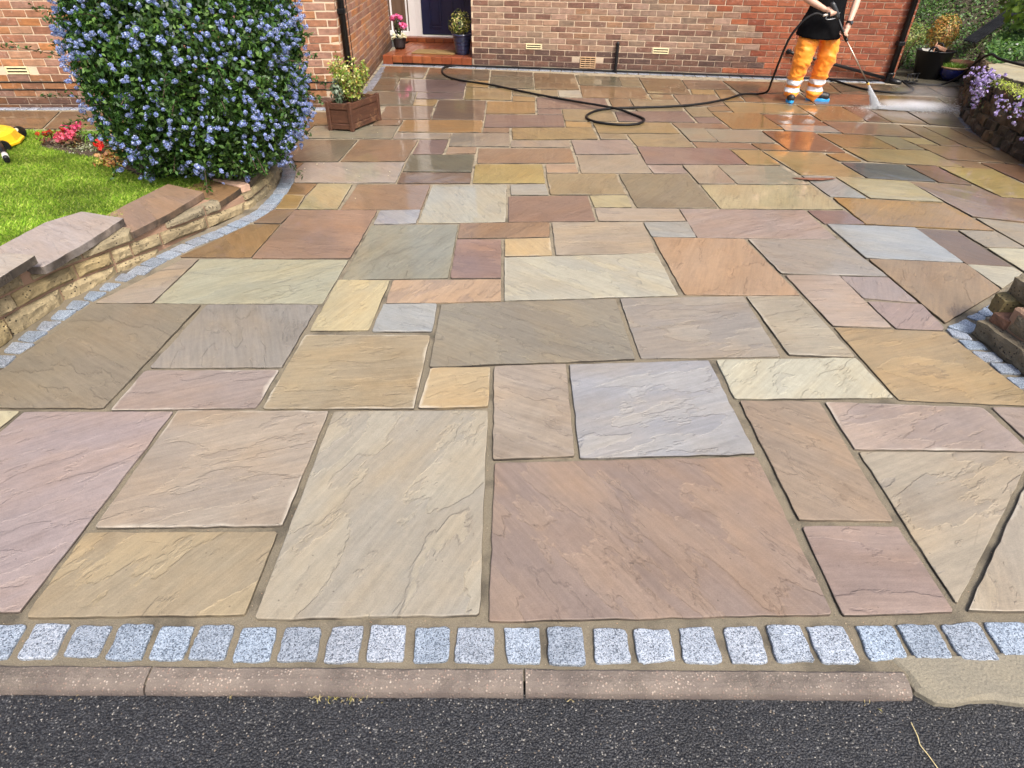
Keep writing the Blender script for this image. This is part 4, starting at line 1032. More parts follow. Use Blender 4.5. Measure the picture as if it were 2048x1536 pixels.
def curved_stone(s0, s1, zlo, zhi, proud=.022):
    nx_ = 7; nz = 4; V = []; F = []; sd_ = rng.uniform(0, 90)
    for j in range(nz+1):
        for i in range(nx_+1):
            u = i/nx_; v = j/nz; s = s0 + (s1-s0)*u; z0, z1 = zlo(s), zhi(s); z = z0 + (z1-z0)*v
            e = min(u, 1-u)*2*nx_/2; g_ = min(v, 1-v)*nz
            pil = min(1, e)*min(1, g_)
            d = -.006 + proud*pil*(.55 + .9*(mnoise.noise(Vector((s*14+sd_, z*20, sd_)))*.5+.5)) + .004*mnoise.noise(Vector((s*50, z*60, sd_)))*pil
            p = gat(s, d); V.append((p.x, p.y, z + .003*mnoise.noise(Vector((s*25+sd_, z*9, 1)))))
    m = nx_+1
    for j in range(nz):
        for i in range(nx_): F.append((j*m+i, j*m+i+1, (j+1)*m+i+1, (j+1)*m+i))
    rim = [i for i in range(m)] + [j*m+nx_ for j in range(1, nz+1)] + [nz*m+i for i in reversed(range(nx_))] + [j*m for j in reversed(range(1, nz))]
    b0 = len(V)
    for k in rim:
        x, y, z = V[k]; i = k % m; s = s0 + (s1-s0)*i/nx_; p = gat(s, -.06); V.append((p.x, p.y, z))
    for k in range(len(rim)): F.append((rim[(k+1) % len(rim)], rim[k], b0+k, b0+(k+1) % len(rim)))
    b = MB(); b.add(V, F, False); o = gpart(b.build('wall_stone', WSTONE)); c = lin(*rng.choice(SPAL)); k = rng.uniform(.85, 1.08)/1.5; o.color = (c[0]*k, c[1]*k, c[2]*k, 1)
for course in range(3):
    s = s_of(1.2) + rng.uniform(0, .2)
    while s < GL[-1] - .1:
        L = rng.choice((.34, .30, .22, .26, .12, .36))*rng.uniform(.9, 1.1); e = min(s + L, GL[-1]-.02)
        if course == 0:
            nxt = [q for q in sC if q > s+.02]
            if nxt and e > nxt[0]-.015: e = nxt[0]-.004
            lo, hi = (lambda q: gb1(q)+.005), (lambda q, m_=(s+e)/2: gtop(m_)-.004)
            if hi(s) - lo(s) < .018 or e - s < .05: s = e + .012; continue
        elif course == 1: lo, hi = (lambda q: max(gb2(q)+.006, -.03)), (lambda q: gb1(q)-.006)
        else: lo, hi = (lambda q: -.03), (lambda q: gb2(q)-.006)
        if hi((s+e)/2) > .012: curved_stone(s, e, lo, hi)
        s = e + .011
COP = [('pale', .305, [(-2.62,1.75),(-2.62,2.70),(-2.42,2.83),(-2.262,2.80),(-2.285,2.30),(-2.30,1.75)], (204,190,182)), 
       ('c0', .39, [(-2.66,.5),(-2.66,1.73),(-2.31,1.73),(-2.33,.5)], (190,168,150)),
       ('c2', .236, [(-2.66,2.80),(-2.60,3.40),(-2.49,3.575),(-2.192,3.47),(-2.215,3.12),(-2.262,2.82)], (212,194,188)),
       ('c3', .181, [(-2.44,3.50),(-2.36,3.95),(-2.295,4.25),(-1.985,4.085),(-2.04,3.72),(-2.125,3.395)], (194,148,122)),
       ('c4', .131, [(-2.28,4.16),(-2.15,4.50),(-1.835,4.325),(-1.875,4.05),(-1.925,3.985)], (182,126,82)),
       ('c5', .141, [(-2.13,4.505),(-2.145,4.93),(-1.83,4.83),(-1.80,4.43)], (156,132,92)),
       ('c6', .141, [(-2.145,4.95),(-2.14,5.33),(-1.87,5.26),(-1.83,4.85)], (150,124,84)),
       ('c7', .141, [(-2.16,5.35),(-2.42,5.75),(-2.20,5.92),(-1.93,5.48),(-1.875,5.28)], (150,120,86))]
for nm, zt, poly, c in COP:
    me, (cx, cy) = slab_mesh(poly, .040, .0028, .05, .003, .05, .005); me.name = 'coping_stone'
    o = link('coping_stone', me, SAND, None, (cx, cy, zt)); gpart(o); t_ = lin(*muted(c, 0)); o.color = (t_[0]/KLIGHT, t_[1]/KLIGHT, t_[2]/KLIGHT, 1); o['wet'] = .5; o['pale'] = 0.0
b = MB(); b.prism([(-2.10,4.50),(-1.845,4.335),(-1.80,4.40),(-1.83,4.43)], .09, .138, .008); gpart(b.build('mortar_wedge', simple('pale pink mortar', (.55, .36, .26), .9, .2, 30, .5, 90)))

# ---------------------------------------------------------------- lawn
def lawn_z(x, y): return np.interp(y, [.5, 2.4, 3.3, 4.2, 5.2, 6.27], [.33, .255, .185, .125, .06, .012])
wy = np.array([p.y for p in GC]); wx = np.array([p.x for p in GC]); _m = wy < 5.6
def wallx(y): return np.interp(y, wy[_m], wx[_m])
LAWNM = NT('turf'); _p = LAWNM.pos(); LAWNM.set(color=LAWNM.mix(LAWNM.noise(_p, 12, 5), (.055, .10, .012), (.10, .15, .03)), rough=.95)
V = []; ny_, nx_ = 60, 30
for j in range(ny_+1):
    y = .3 + (6.262-.3)*j/ny_; xr = float(wallx(y)) - .10
    for i in range(nx_+1):
        x = -7.2 + (xr+7.2)*i/nx_; V.append((x, y, float(lawn_z(x, y))))
F = [(j*(nx_+1)+i, j*(nx_+1)+i+1, (j+1)*(nx_+1)+i+1, (j+1)*(nx_+1)+i) for j in range(ny_) for i in range(nx_)]
b = MB(); b.add(V, F, True); lawn = b.build('lawn', LAWNM.m); lawn['kind'] = 'structure'
BED = [(-4.06,5.62),(-4.20,5.95),(-4.03,6.12),(-3.64,6.20),(-3.1,6.15),(-2.3,5.6),(-2.1,4.8),(-2.33,4.62),(-2.66,4.60),(-2.97,4.88),(-3.33,5.20),(-3.70,5.40)]
def inside(poly, X, Y):
    r = np.zeros(X.shape, bool); n = len(poly)
    for i in range(n):
        (x0, y0), (x1, y1) = poly[i], poly[(i+1) % n]
        c = ((y0 > Y) != (y1 > Y)) & (X < (x1-x0)*(Y-y0)/((y1-y0) + 1e-12) + x0); r ^= c
    return r
n = 215000; X = nr.uniform(-5.6, -1.95, n); Y = 2.35 + (6.27-2.35)*nr.random(n)**.85
keep = (X < wallx(Y) - .285 + .015*np.sin(Y*30)) & ~inside([(x*1.0, y*1.0) for x, y in BED], X + nr.normal(0, .02, n), Y + nr.normal(0, .02, n)) & (X > -(Y*.86 + .75))
X, Y = X[keep], Y[keep]; n = len(X); Z = lawn_z(X, Y)
den = np.array([mnoise.noise(Vector((a*3, b_*3, 0))) for a, b_ in zip(X[::1], Y[::1])])
L = nr.uniform(.016, .036, n)*(1 + .35*den); a = nr.uniform(0, 6.28, n); lean = nr.uniform(.1, .8, n); w = nr.uniform(.0014, .0027, n)
ux, uy = np.cos(a), np.sin(a); B0 = np.stack([X - uy*w, Y + ux*w, Z], 1); B1 = np.stack([X + uy*w, Y - ux*w, Z], 1)
Mx = np.stack([X + ux*L*lean*.35, Y + uy*L*lean*.35, Z + L*.62], 1); Tp = np.stack([X + ux*L*lean, Y + uy*L*lean, Z + L*(1 - lean*.25)], 1)
V = np.stack([B0, B1, Tp, Mx - np.stack([-uy*w, ux*w, 0*w], 1)*.5], 1).reshape(-1, 3)
gc = np.array([(.25, .40, .04), (.20, .34, .035), (.32, .45, .06), (.40, .47, .11), (.14, .24, .03)])[nr.integers(0, 5, n)]*(nr.uniform(.75, 1.2, n)*(1 + .5*den))[:, None]
o = link('grass', np_mesh('grass', V, np.arange(4*n).reshape(n, 4), GRASS, gc)); tag(o, 'short bright green grass of the mown lawn', 'grass', kind='stuff')

# flower bed soil
gx, gy = np.meshgrid(np.linspace(-4.35, -1.95, 90), np.linspace(4.5, 6.26, 70)); ins = inside(BED, gx, gy)
zz_ = lawn_z(gx, gy) + .012 + nr.normal(0, .006, gx.shape); V = np.stack([gx.ravel(), gy.ravel(), zz_.ravel()], 1); F = []
for j in range(69):
    for i in range(89):
        if ins[j, i] and ins[j+1, i+1] and ins[j, i+1] and ins[j+1, i]: F.append((j*90+i, j*90+i+1, (j+1)*90+i+1, (j+1)*90+i))
o = link('flower_bed', np_mesh('flower_bed', V, np.array(F), SOIL, None, True)); o['kind'] = 'structure'

# ---------------------------------------------------------------- stone corner of the boundary wall, right of the drive
bwall = empty('boundary_wall', (2.5, 2.4, 0), 'rough dark stone wall corner at the right edge of the drive', 'wall')
def rough_block(L, D, H, amp=.014, n=(7, 5, 4), seed=0):
    """a hewn block with a broken surface, centred on its base"""
    V = {}; vs = []; F = []
    def vid(i, j, k):
        key = (i, j, k)
        if key not in V:
            x, y, z = (i/n[0]-.5)*L, (j/n[1]-.5)*D, k/n[2]*H
            q = Vector((x*9+seed, y*9, z*9)); dn = Vector((mnoise.noise(q), mnoise.noise(q+Vector((31,0,0))), mnoise.noise(q+Vector((0,57,0)))))
            q2 = q*3; dn += .45*Vector((mnoise.noise(q2), mnoise.noise(q2+Vector((31,0,0))), mnoise.noise(q2+Vector((0,57,0)))))
            ex = (i in (0, n[0])) + (j in (0, n[1])) + (k in (0, n[2])); sh = 1 - (.05 if ex >= 2 else 0)
            V[key] = len(vs); vs.append((x*sh + dn.x*amp, y*sh + dn.y*amp, max(0., z*(1-(.04 if ex >= 2 and k else 0)) + dn.z*amp*(1 if k else .2))))
        return V[key]
    a, b_, c = n
    for i in range(a):
        for j in range(b_): F += [(vid(i,j,0), vid(i,j+1,0), vid(i+1,j+1,0), vid(i+1,j,0)), (vid(i,j,c), vid(i+1,j,c), vid(i+1,j+1,c), vid(i,j+1,c))]
        for k in range(c): F += [(vid(i,0,k), vid(i+1,0,k), vid(i+1,0,k+1), vid(i,0,k+1)), (vid(i,b_,k), vid(i,b_,k+1), vid(i+1,b_,k+1), vid(i+1,b_,k))]
    for j in range(b_):
        for k in range(c): F += [(vid(0,j,k), vid(0,j,k+1), vid(0,j+1,k+1), vid(0,j+1,k)), (vid(a,j,k), vid(a,j+1,k), vid(a,j+1,k+1), vid(a,j,k+1))]
    m = MB(); m.add(vs, F, False); return m
def block(name, par, ploc, loc, rz, L, D, H, col, amp=.012, n=(7,5,4), mat=None, tilt=0.0):
    o = rough_block(L, D, H, amp, n, rng.uniform(0, 99)).build(name, mat or WSTONE, None, loc, (tilt, 0, rz)); gpart(o, par, ploc)
    c = lin(*col); k = rng.uniform(.85, 1.1)/1.6; o.color = (c[0]*k, c[1]*k, c[2]*k, 1); return o
BL = (2.5, 2.4, 0); DK = [(150,138,112),(160,146,118),(138,126,104),(152,134,104)]
for z, H, ys, x0 in ((0, .088, (2.605, 2.06, 1.62, 1.2), 2.335), (.10, .085, (2.475, 2.10, 1.7, 1.25), 2.385), (.198, .09, (2.66, 2.22, 1.8, 1.3), 2.45)):
    for k in range(3): block('wall_stone', bwall, BL, (x0 + .115 + rng.uniform(-.01, .01), (ys[k]+ys[k+1])/2, z), R(90 + rng.uniform(-2, 2)), ys[k]-ys[k+1]-.018, .23, H, rng.choice(DK), .018, (9, 5, 4))
    for k, (a, e) in enumerate(((2.70, 3.05), (3.07, 3.5), (3.52, 4.0))): block('wall_stone', bwall, BL, ((a+e)/2, 2.53 - z*.2, z), 0, e-a-.015, .20, H, rng.choice(DK), .016)
block('wall_stone', bwall, BL, (2.46, 2.60, .105), R(80), .10, .12, .092, (158, 142, 96), .014, (5, 5, 4))
m = MB(); m.box((2.40, 1.25, .06), (2.60, 2.50, .20), .01); m.box((2.56, 2.44, .02), (4.0, 2.6, .20), .01); gpart(m.build('wall_core', PINKM.m), bwall, BL)
o = rough_block(.085, .10, .05, .012, (5, 5, 3), 4.4).build('mortar_lump', simple('terracotta mortar', (.20, .105, .068), .9, .3, 20, .8, 60), None, (2.425, 2.525, .082)); gpart(o, bwall, BL)
m = MB(); m.box((2.66, 1.0, -.02), (4.2, 2.42, .12), .02); tag(m.build('planting_soil', SOIL), kind='structure')

# ---------------------------------------------------------------- raised bed on the right with its rubble face, bank behind
rbed = empty('raised_bed', (4.9, 6.4, 0), 'dark rubble stone raised bed with purple trailing flowers at the right', 'raised bed')
RL = [Vector(p) for p in ((4.45, 4.6), (4.56, 5.25), (4.66, 5.75), (4.73, 6.15), (4.90, 6.70), (5.12, 7.20), (5.55, 7.95), (6.2, 9.0), (6.9, 9.75))]
RPAL = [(92,78,54),(74,62,46),(110,88,56),(66,58,44),(98,84,62)]
for row in range(5):
    for i in range(len(RL)-1):
        a, e = RL[i], RL[i+1]; L = (e-a).length; n_ = max(1, round(L/(.22 if row < 3 else .17))); t = (e-a)/L; nn = Vector((t.y, -t.x))
        for k in range(n_):
            l = L/n_; p = a + t*(l*(k+.5) + (l*.4 if row % 2 else 0)*(1 if k < n_-1 else 0)) + nn*(.09 + row*.022 + rng.uniform(-.012, .012))
            block('rubble_stone', rbed, (4.9, 6.4, 0), (p.x, p.y, row*.088 - .01), math.atan2(t.y, t.x) + rng.uniform(-.12, .12), l*rng.uniform(.92, 1.05), .17, .092*rng.uniform(.95, 1.15), rng.choice(RPAL), .022, (5, 4, 3), None, rng.uniform(-.1, .1))
def line_side(x, y):
    """distance to the right of the bed's face line"""
    ys = [p.y for p in RL]; xs = [p.x for p in RL]; return x - np.interp(y, ys, xs)
gx, gy = np.meshgrid(np.linspace(4.4, 13.5, 120), np.linspace(3.9, 16.5, 150))
side = line_side(gx, gy); bed = np.where((side > .10) & (gy < 9.75), np.minimum(.40, (side-.10)*7) + np.maximum(0, gx-5.9)*.16, 0)
bank = np.maximum(0, (gy - 10.25 - .12*np.sin(gx*2.1))*.62 + np.maximum(0, gx-7.2)*.3)
zb = np.where(gx > 5.62, np.maximum(bed, np.minimum(bank, 2.6 + .05*gx)), bed) + .02*np.sin(gx*9)*np.sin(gy*7)*(side > .2)
zb = np.where((zb < .02), .006, zb); ok = (side > .06) | ((gy > 8.9) & (gx > 5.60))
F = [(j*120+i, j*120+i+1, (j+1)*120+i+1, (j+1)*120+i) for j in range(149) for i in range(119) if ok[j, i] and ok[j+1, i+1] and ok[j, i+1] and ok[j+1, i]]
bankm = NT('bank soil'); _p = bankm.pos(); bankm.set(color=bankm.mix(bankm.noise(_p, 14, 6), (.018, .020, .010), (.075, .06, .038)), rough=.95, normal=bankm.bump(bankm.noise(_p, 50, 5), .8, .02))
o = link('bank', np_mesh('bank', np.stack([gx.ravel(), gy.ravel(), zb.ravel()], 1), np.array(F), bankm.m, None, True)); o['kind'] = 'structure'
def bank_z(X, Y):
    i = np.clip(((X-4.4)/9.1*119).astype(int), 0, 119); j = np.clip(((Y-3.9)/12.6*149).astype(int), 0, 149); return zb[j, i]
fs, (cx, cy) = slab_mesh([(5.14,7.10),(5.42,7.55),(5.80,7.70),(5.86,7.22),(5.42,6.2),(5.12,6.25),(5.08,6.55),(5.12,6.85)], .05, .02, .05, .008, .06, .02)
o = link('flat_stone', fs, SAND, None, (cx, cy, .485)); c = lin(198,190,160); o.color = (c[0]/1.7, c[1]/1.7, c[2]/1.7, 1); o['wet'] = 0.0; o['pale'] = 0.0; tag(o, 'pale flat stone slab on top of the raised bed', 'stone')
# ---------------------------------------------------------------- blue-flowering bush
bush = empty('flowering_bush', (-2.42, 5.0, .05), 'large dark green bush covered in blue flower heads beside the lawn', 'bush')
BO = (-2.42, 5.0, .05)
def bpart(o): o.parent = bush; o.matrix_parent_inverse = Matrix.Translation(BO).inverted(); return o
def bush_r(d):
    """radius of the bush in direction d (unit vectors) from its middle"""
    dn = d[:, 2:3] < 0; rad = np.where(dn, np.array([[.63, .72, .80]]), np.array([[.68, .76, .98]])); pw_ = np.where(dn, 3.2, 2.2)
    r = ((np.abs(d/rad)**pw_).sum(1))**(-1/pw_[:, 0])
    k = unit(np.random.default_rng(5).normal(0, 1, (60, 3))); a = np.max(d@k.T, 1); return r*(.88 + .16*np.clip((a-.86)/.14, 0, 1))
BC = np.array([-2.14, 4.88, .93])
def bush_pts(n, lo, hi, nz=.5, power=.55):
    d = unit(nr.normal(0, 1, (n, 3))*np.array([1, 1, 1.15])); r = bush_r(d)*(lo + (hi-lo)*nr.random(n)**power); P = BC + d*r[:, None]
    return P, unit(d + nr.normal(0, nz, (n, 3))), d
P, N, d = bush_pts(78000, .55, 1.03, .75); m = (P[:, 2] > .12) & ((P[:, 1] < 5.45) | (P[:, 2] > 1.2) | (nr.random(len(P)) < .4)); P, N = P[m], N[m]
bpart(foliage('foliage', P, N, nr.uniform(.024, .048, len(P)), [(.026,.070,.014),(.042,.105,.020),(.065,.145,.026),(.11,.21,.04),(.016,.042,.010)], None, .5, var=.35))
# long stray shoots
SP = []; SN = []; ST_ = MB()
shoots = [((-2.8, 5.0, .70), (-3.55, 5.0, .92)), ((-2.8, 5.0, .5), (-3.4, 4.95, .60)), ((-2.8, 5.1, 1.0), (-3.25, 5.0, 1.15)), ((-1.75, 4.75, .45), (-1.40, 4.7, .40)), ((-1.75, 4.8, .30), (-1.50, 4.62, .13)), ((-1.8, 4.9, .8), (-1.36, 4.8, .85)), ((-2.8, 4.8, .45), (-3.15, 4.7, .45)), ((-1.78, 4.7, .6), (-1.45, 4.6, .62)), ((-2.0, 4.45, .3), (-1.75, 4.25, .26))]
_d = unit(nr.normal(0, 1, (95, 3))); _d = _d[_d[:, 2] > -.75]; _r = bush_r(_d)
for dd, rr in zip(_d, _r):
    a_ = BC + dd*rr*.9; e_ = BC + dd*(rr + rng.uniform(.06, .20)) + np.array([0, 0, rng.uniform(.0, .09)])
    if a_[2] > .2: shoots.append((tuple(a_), tuple(e_)))
for a, e in shoots:
    a, e = Vector(a), Vector(e); mid = a.lerp(e, .5) + Vector((0, 0, .04)); pts = bezier([a, mid, e], 6); ST_.tube(pts, .003, 5)
    for q in pts[2:]:
        for k in range(4): SP.append(np.array(q) + nr.normal(0, .014, 3)); SN.append(unit(nr.normal(0, 1, 3) + np.array([0, 0, .6])))
bpart(foliage('shoot_leaves', np.array(SP), np.array(SN), nr.uniform(.022, .042, len(SP)), [(.05,.12,.02),(.03,.08,.016)], None, .45))
for k in range(46):
    dd = unit(nr.normal(0, 1, 3)*np.array([1, 1, .8])); e = BC + dd*float(bush_r(dd[None])[0])*.88
    if e[2] < .25: e[2] = .25
    b0 = Vector((-2.46 + rng.uniform(-.12, .12), 5.0 + rng.uniform(-.1, .1), .08)); ST_.tube(bezier([b0, b0.lerp(Vector(e), .45) + Vector((0, 0, .12)), Vector(e)], 5), [.012 - .0007*i for i in range(11)], 6)
bpart(ST_.build('branches', simple('bark', (.06, .04, .025), .9, .3, 30, .5, 60)))
def flower_head(seed, n=64):
    g_ = np.random.default_rng(seed); d = unit(g_.normal(0, 1, (n, 3))); L = g_.uniform(.6, 1.15)
    P = d*np.array([.0165, .0165, .0165 + .016*L])*g_.uniform(.75, 1.05, (n, 1)); N = unit(d + g_.normal(0, .4, (n, 3)))
    V, F = leaf_quads(P, N, g_.uniform(.009, .015, n), .95, .1)
    base = np.array([(.21, .28, .64), (.27, .35, .72), (.37, .45, .79), (.14, .18, .48), (.52, .57, .82)])[g_.integers(0, 5, n)]*g_.uniform(.8, 1.15, (n, 1))
    return np_mesh('flower_head', V, F, PETAL, base)
FH = [flower_head(k) for k in range(8)]
P, N, d = bush_pts(4600, .96, 1.10, .35, 1.0); m = (P[:, 2] > .16); P, N, d = P[m], N[m], d[m]
# flowers stand in loose clusters, thicker to the upper left
den = np.array([mnoise.noise(Vector(p*4.2)) for p in P]); keep = (nr.random(len(P)) < np.clip(.50 + den*.8 + np.where(P[:, 0] < -2.7, .22, 0) + np.where(P[:, 2] > .9, .12, 0) - np.where(P[:, 2] < .4, .12, 0), .05, 1)); P, N, d = P[keep], N[keep], d[keep]
front = ((P - np.array([0, 0, 1.57]))*d).sum(1) < 0
sc_ = nr.uniform(.38, .90, len(P))*np.where(nr.random(len(P)) < .12, 1.3, 1); score = np.array([(sc_[i]*1225/max(px(P[i])[2], .1) if (front[i] and 0 < px(P[i])[0] < 2048 and 0 < px(P[i])[1] < 600) else -1) for i in range(len(P))])
top = set(np.argsort(-score)[:300].tolist()); rest = []
for i in range(len(P)):
    q = Vector(unit(d[i] + nr.normal(0, .45, 3) + np.array([0, 0, .35]))).to_track_quat('Z', 'Y')
    if i in top:
        o = link('flower_head', FH[i % 8], None); o.location = P[i]; o.rotation_mode = 'QUATERNION'; o.rotation_quaternion = q; o.scale = [sc_[i]]*3; bpart(o)
    else: rest.append((i % 8, Matrix.Translation(P[i]) @ q.to_matrix().to_4x4() @ Matrix.Scale(sc_[i], 4)))
src = []
for me in FH:
    v = np.empty(len(me.vertices)*3, np.float32); me.vertices.foreach_get('co', v); c = np.empty(len(me.loops)*4, np.float32); me.color_attributes['Col'].data.foreach_get('color', c); src.append((v.reshape(-1, 3), c.reshape(-1, 4, 4)[:, 0, :3]))
VV = []; CC = []
for k, T in rest:
    A = np.array(T); VV.append(src[k][0]@A[:3, :3].T + A[:3, 3]); CC.append(src[k][1])
VV = np.concatenate(VV); CC = np.concatenate(CC); o = bpart(link('flower_heads', np_mesh('flower_heads', VV, np.arange(len(VV)).reshape(-1, 4), PETAL, CC))); o['kind'] = 'stuff'

# ---------------------------------------------------------------- bedding plants
def small_plant(name, loc, h, r, nleaf, lcols, lsize, label, fl=None, cat='plant', aspect=.55, group=None, nfl=7, fsize=.02, frad=.018, fz=1.0):
    o = empty(name, loc, label, cat, group)
    P, N = ball_pts(nleaf, (0, 0, h*.5), (r, r, h*.5), .3, .3, rng.randrange(99)); P[:, 2] = np.maximum(P[:, 2], .004); N = unit(N + np.array([0, 0, .6]))
    foliage('foliage', P, N, nr.uniform(.7, 1.3, len(P))*lsize, lcols, o, aspect)
    if fl is not None:
        cs = [(rng.uniform(-.75, .75)*r, rng.uniform(-.75, .75)*r, h*rng.uniform(.8, 1.15)*fz) for _ in range(nfl)]
        bunch('flowers', cs, 12, frad, fl, fsize, o, 1.0, kind='stuff')
    st = MB()
    for k in range(6):
        a = k*1.05; st.tube([(0, 0, -.02), (math.cos(a)*r*.3, math.sin(a)*r*.3, h*.4), (math.cos(a)*r*.6, math.sin(a)*r*.6, h*.75)], .0022, 5)
    st.build('stems', simple('green stem', (.10, .12, .03), .7), o); return o
GRN = [(.10,.20,.04),(.16,.26,.06),(.07,.14,.03)]; BRZ = [(.13,.05,.03),(.09,.05,.03),(.16,.09,.03)]
small_plant('bedding_plant', (-3.88, 5.86, .03), .13, .10, 160, GRN+BRZ, .028, 'tall crimson pink bedding flower at the back of the bed', [(.60,.05,.16),(.70,.12,.24),(.48,.03,.10)], nfl=11, fsize=.026, frad=.024)
small_plant('bedding_plant', (-3.77, 5.62, .035), .11, .09, 120, BRZ, .03, 'bright coral pink begonia clump in the middle of the bed', [(.74,.10,.20),(.80,.20,.30)], nfl=10, fsize=.032, frad=.028)
small_plant('bedding_plant', (-3.98, 5.74, .03), .12, .11, 190, BRZ+[(.20,.05,.03)], .03, 'dark red bronze leaved plant at the left end of the bed', [(.45,.04,.02),(.55,.09,.03)], nfl=6, fsize=.022, frad=.018)
small_plant('bedding_plant', (-3.31, 5.33, .05), .10, .10, 110, GRN+BRZ, .03, 'scarlet begonia clump next to the blue bush', [(.75,.03,.03),(.80,.08,.06)], nfl=9, fsize=.03, frad=.026)
small_plant('bedding_plant', (-3.06, 5.00, .07), .11, .13, 260, [(.55,.22,.08),(.62,.32,.14),(.42,.20,.05),(.6,.5,.12)], .03, 'orange and peach coloured plant at the foot of the blue bush', [(.75,.40,.22),(.72,.55,.3)], nfl=8, fsize=.024, frad=.02)
small_plant('bedding_plant', (-3.47, 5.84, .03), .15, .12, 220, [(.40,.34,.06),(.30,.30,.05),(.55,.30,.12)], .032, 'pink and yellow bedding plant close to the path edging', [(.72,.25,.35),(.7,.42,.2)], nfl=6)
small_plant('bedding_plant', (-3.64, 5.80, .03), .15, .12, 200, [(.11,.24,.035),(.18,.34,.05)], .05, 'bright green grassy tuft without flowers in the bed', None, aspect=.2)
small_plant('bedding_plant', (-3.57, 5.53, .04), .06, .16, 260, [(.40,.42,.28),(.28,.33,.16),(.5,.5,.4),(.12,.17,.05)], .022, 'low variegated cream and green ground plant on bare soil', None)
small_plant('bedding_plant', (-3.85, 5.60, .035), .035, .13, 150, [(.42,.40,.30),(.25,.27,.12),(.14,.10,.06)], .018, 'tiny pale seedlings along the front edge of the bed', None)
small_plant('bedding_plant', (-3.25, 5.22, .05), .05, .14, 190, [(.30,.32,.10),(.22,.26,.08),(.45,.36,.16)], .022, 'low yellow green filler plant in front of the scarlet clump', None)

# ---------------------------------------------------------------- wooden planter
PLO = Vector((-1.464, 6.385, 0)); pa = math.atan2(6.437-6.385, -1.717+1.464)  # along the left face
ex = Vector((-1.717+1.464, 6.437-6.385)).normalized(); ey = Vector((.208, .499)).normalized()
planter = empty('wooden_planter', (PLO.x, PLO.y, .004), 'square brown wooden planter box with panelled sides on the drive', 'planter')
WPL, DPL, HPL = .262, .53, .255
def loc2(u, v, z): p = ex*u + ey*v; return Vector((p.x, p.y, z))
def pbox(name, u0, u1, v0, v1, z0, z1, bev=.004):
    m = MB(); m.box((u0, v0, z0), (u1, v1, z1), bev); m.v = [tuple(loc2(x, y, z)) for x, y, z in m.v]; m.f = [tuple(reversed(f_)) for f_ in m.f]
    return m.build(name, WOOD, planter)
pw = .036
for u in (0, WPL-pw):
    for v in (0, DPL-pw): pbox('corner_post', u, u+pw, v, v+pw, 0, HPL+.012)
for nm, z0, z1, ins in (('bottom_rail', .016, .066, .006), ('panel_board', .067, .196, .015), ('top_rail', .197, HPL, .006)):
    pbox(nm, pw+.0005, WPL-pw-.0005, ins, ins+.014, z0, z1); pbox(nm, pw+.0005, WPL-pw-.0005, DPL-ins-.014, DPL-ins, z0, z1)
    pbox(nm, ins, ins+.014, pw+.0005, DPL-pw-.0005, z0, z1); pbox(nm, WPL-ins-.014, WPL-ins, pw+.0005, DPL-pw-.0005, z0, z1)
m = MB(); q = loc2(WPL-.02, DPL-.02, HPL+.035); m.ball(q, .02, 10, 7); q2 = loc2(WPL-.02, DPL-.02, HPL); m.tube([q2, q], .009, 8); m.build('finial', WOOD, planter)
m = MB(); m.box((.022, .022, .03), (WPL-.022, DPL-.022, HPL-.035)); m.v = [tuple(loc2(x, y, z)) for x, y, z in m.v]; m.build('soil', SOIL, planter)
sh = empty('variegated_shrub', tuple(Vector((PLO.x, PLO.y, HPL-.03)) + loc2(WPL*.5, DPL*.5, 0)), 'yellow and green variegated shrub growing in the wooden planter', 'shrub')
VAR = [(.42,.46,.10),(.55,.55,.16),(.20,.32,.05),(.30,.42,.07),(.62,.60,.30),(.12,.22,.035),(.40,.24,.08)]
P = []; N = []; stm = MB()
for k in range(30):
    a = rng.uniform(0, 6.28); r = rng.uniform(.02, .20); h = rng.uniform(.17, .36)*(1.0 if k % 3 else 1.12); e = Vector((math.cos(a)*r*1.1, math.sin(a)*r*1.1, h)); b0 = Vector((math.cos(a)*.05, math.sin(a)*.07, 0))
    pts = bezier([b0, b0.lerp(e, .5) + Vector((0, 0, .05)), e], 5); stm.tube(pts, .0032, 5)
    for q in pts[2:]:
        for j in range(9): P.append(np.array(q) + nr.normal(0, .020, 3)); N.append(unit(nr.normal(0, .7, 3) + np.array([math.cos(a)*.3, math.sin(a)*.3, .8])))
stm.build('stems', simple('brown stem', (.12, .07, .04), .8), sh); foliage('foliage', np.array(P), np.array(N), nr.uniform(.020, .038, len(P)), VAR, sh, .6)
o = empty('grey_sage', tuple(Vector((PLO.x, PLO.y, HPL-.03)) + loc2(WPL*.72, DPL*.22, 0)), 'grey green sage plant at the left corner of the planter', 'plant')
P, N = ball_pts(230, (0, 0, .12), (.065, .065, .125), .2); foliage('foliage', P, unit(N + np.array([0, 0, .5])), nr.uniform(.03, .05, len(P)), [(.14,.19,.12),(.20,.26,.18),(.09,.13,.08)], o, .45)

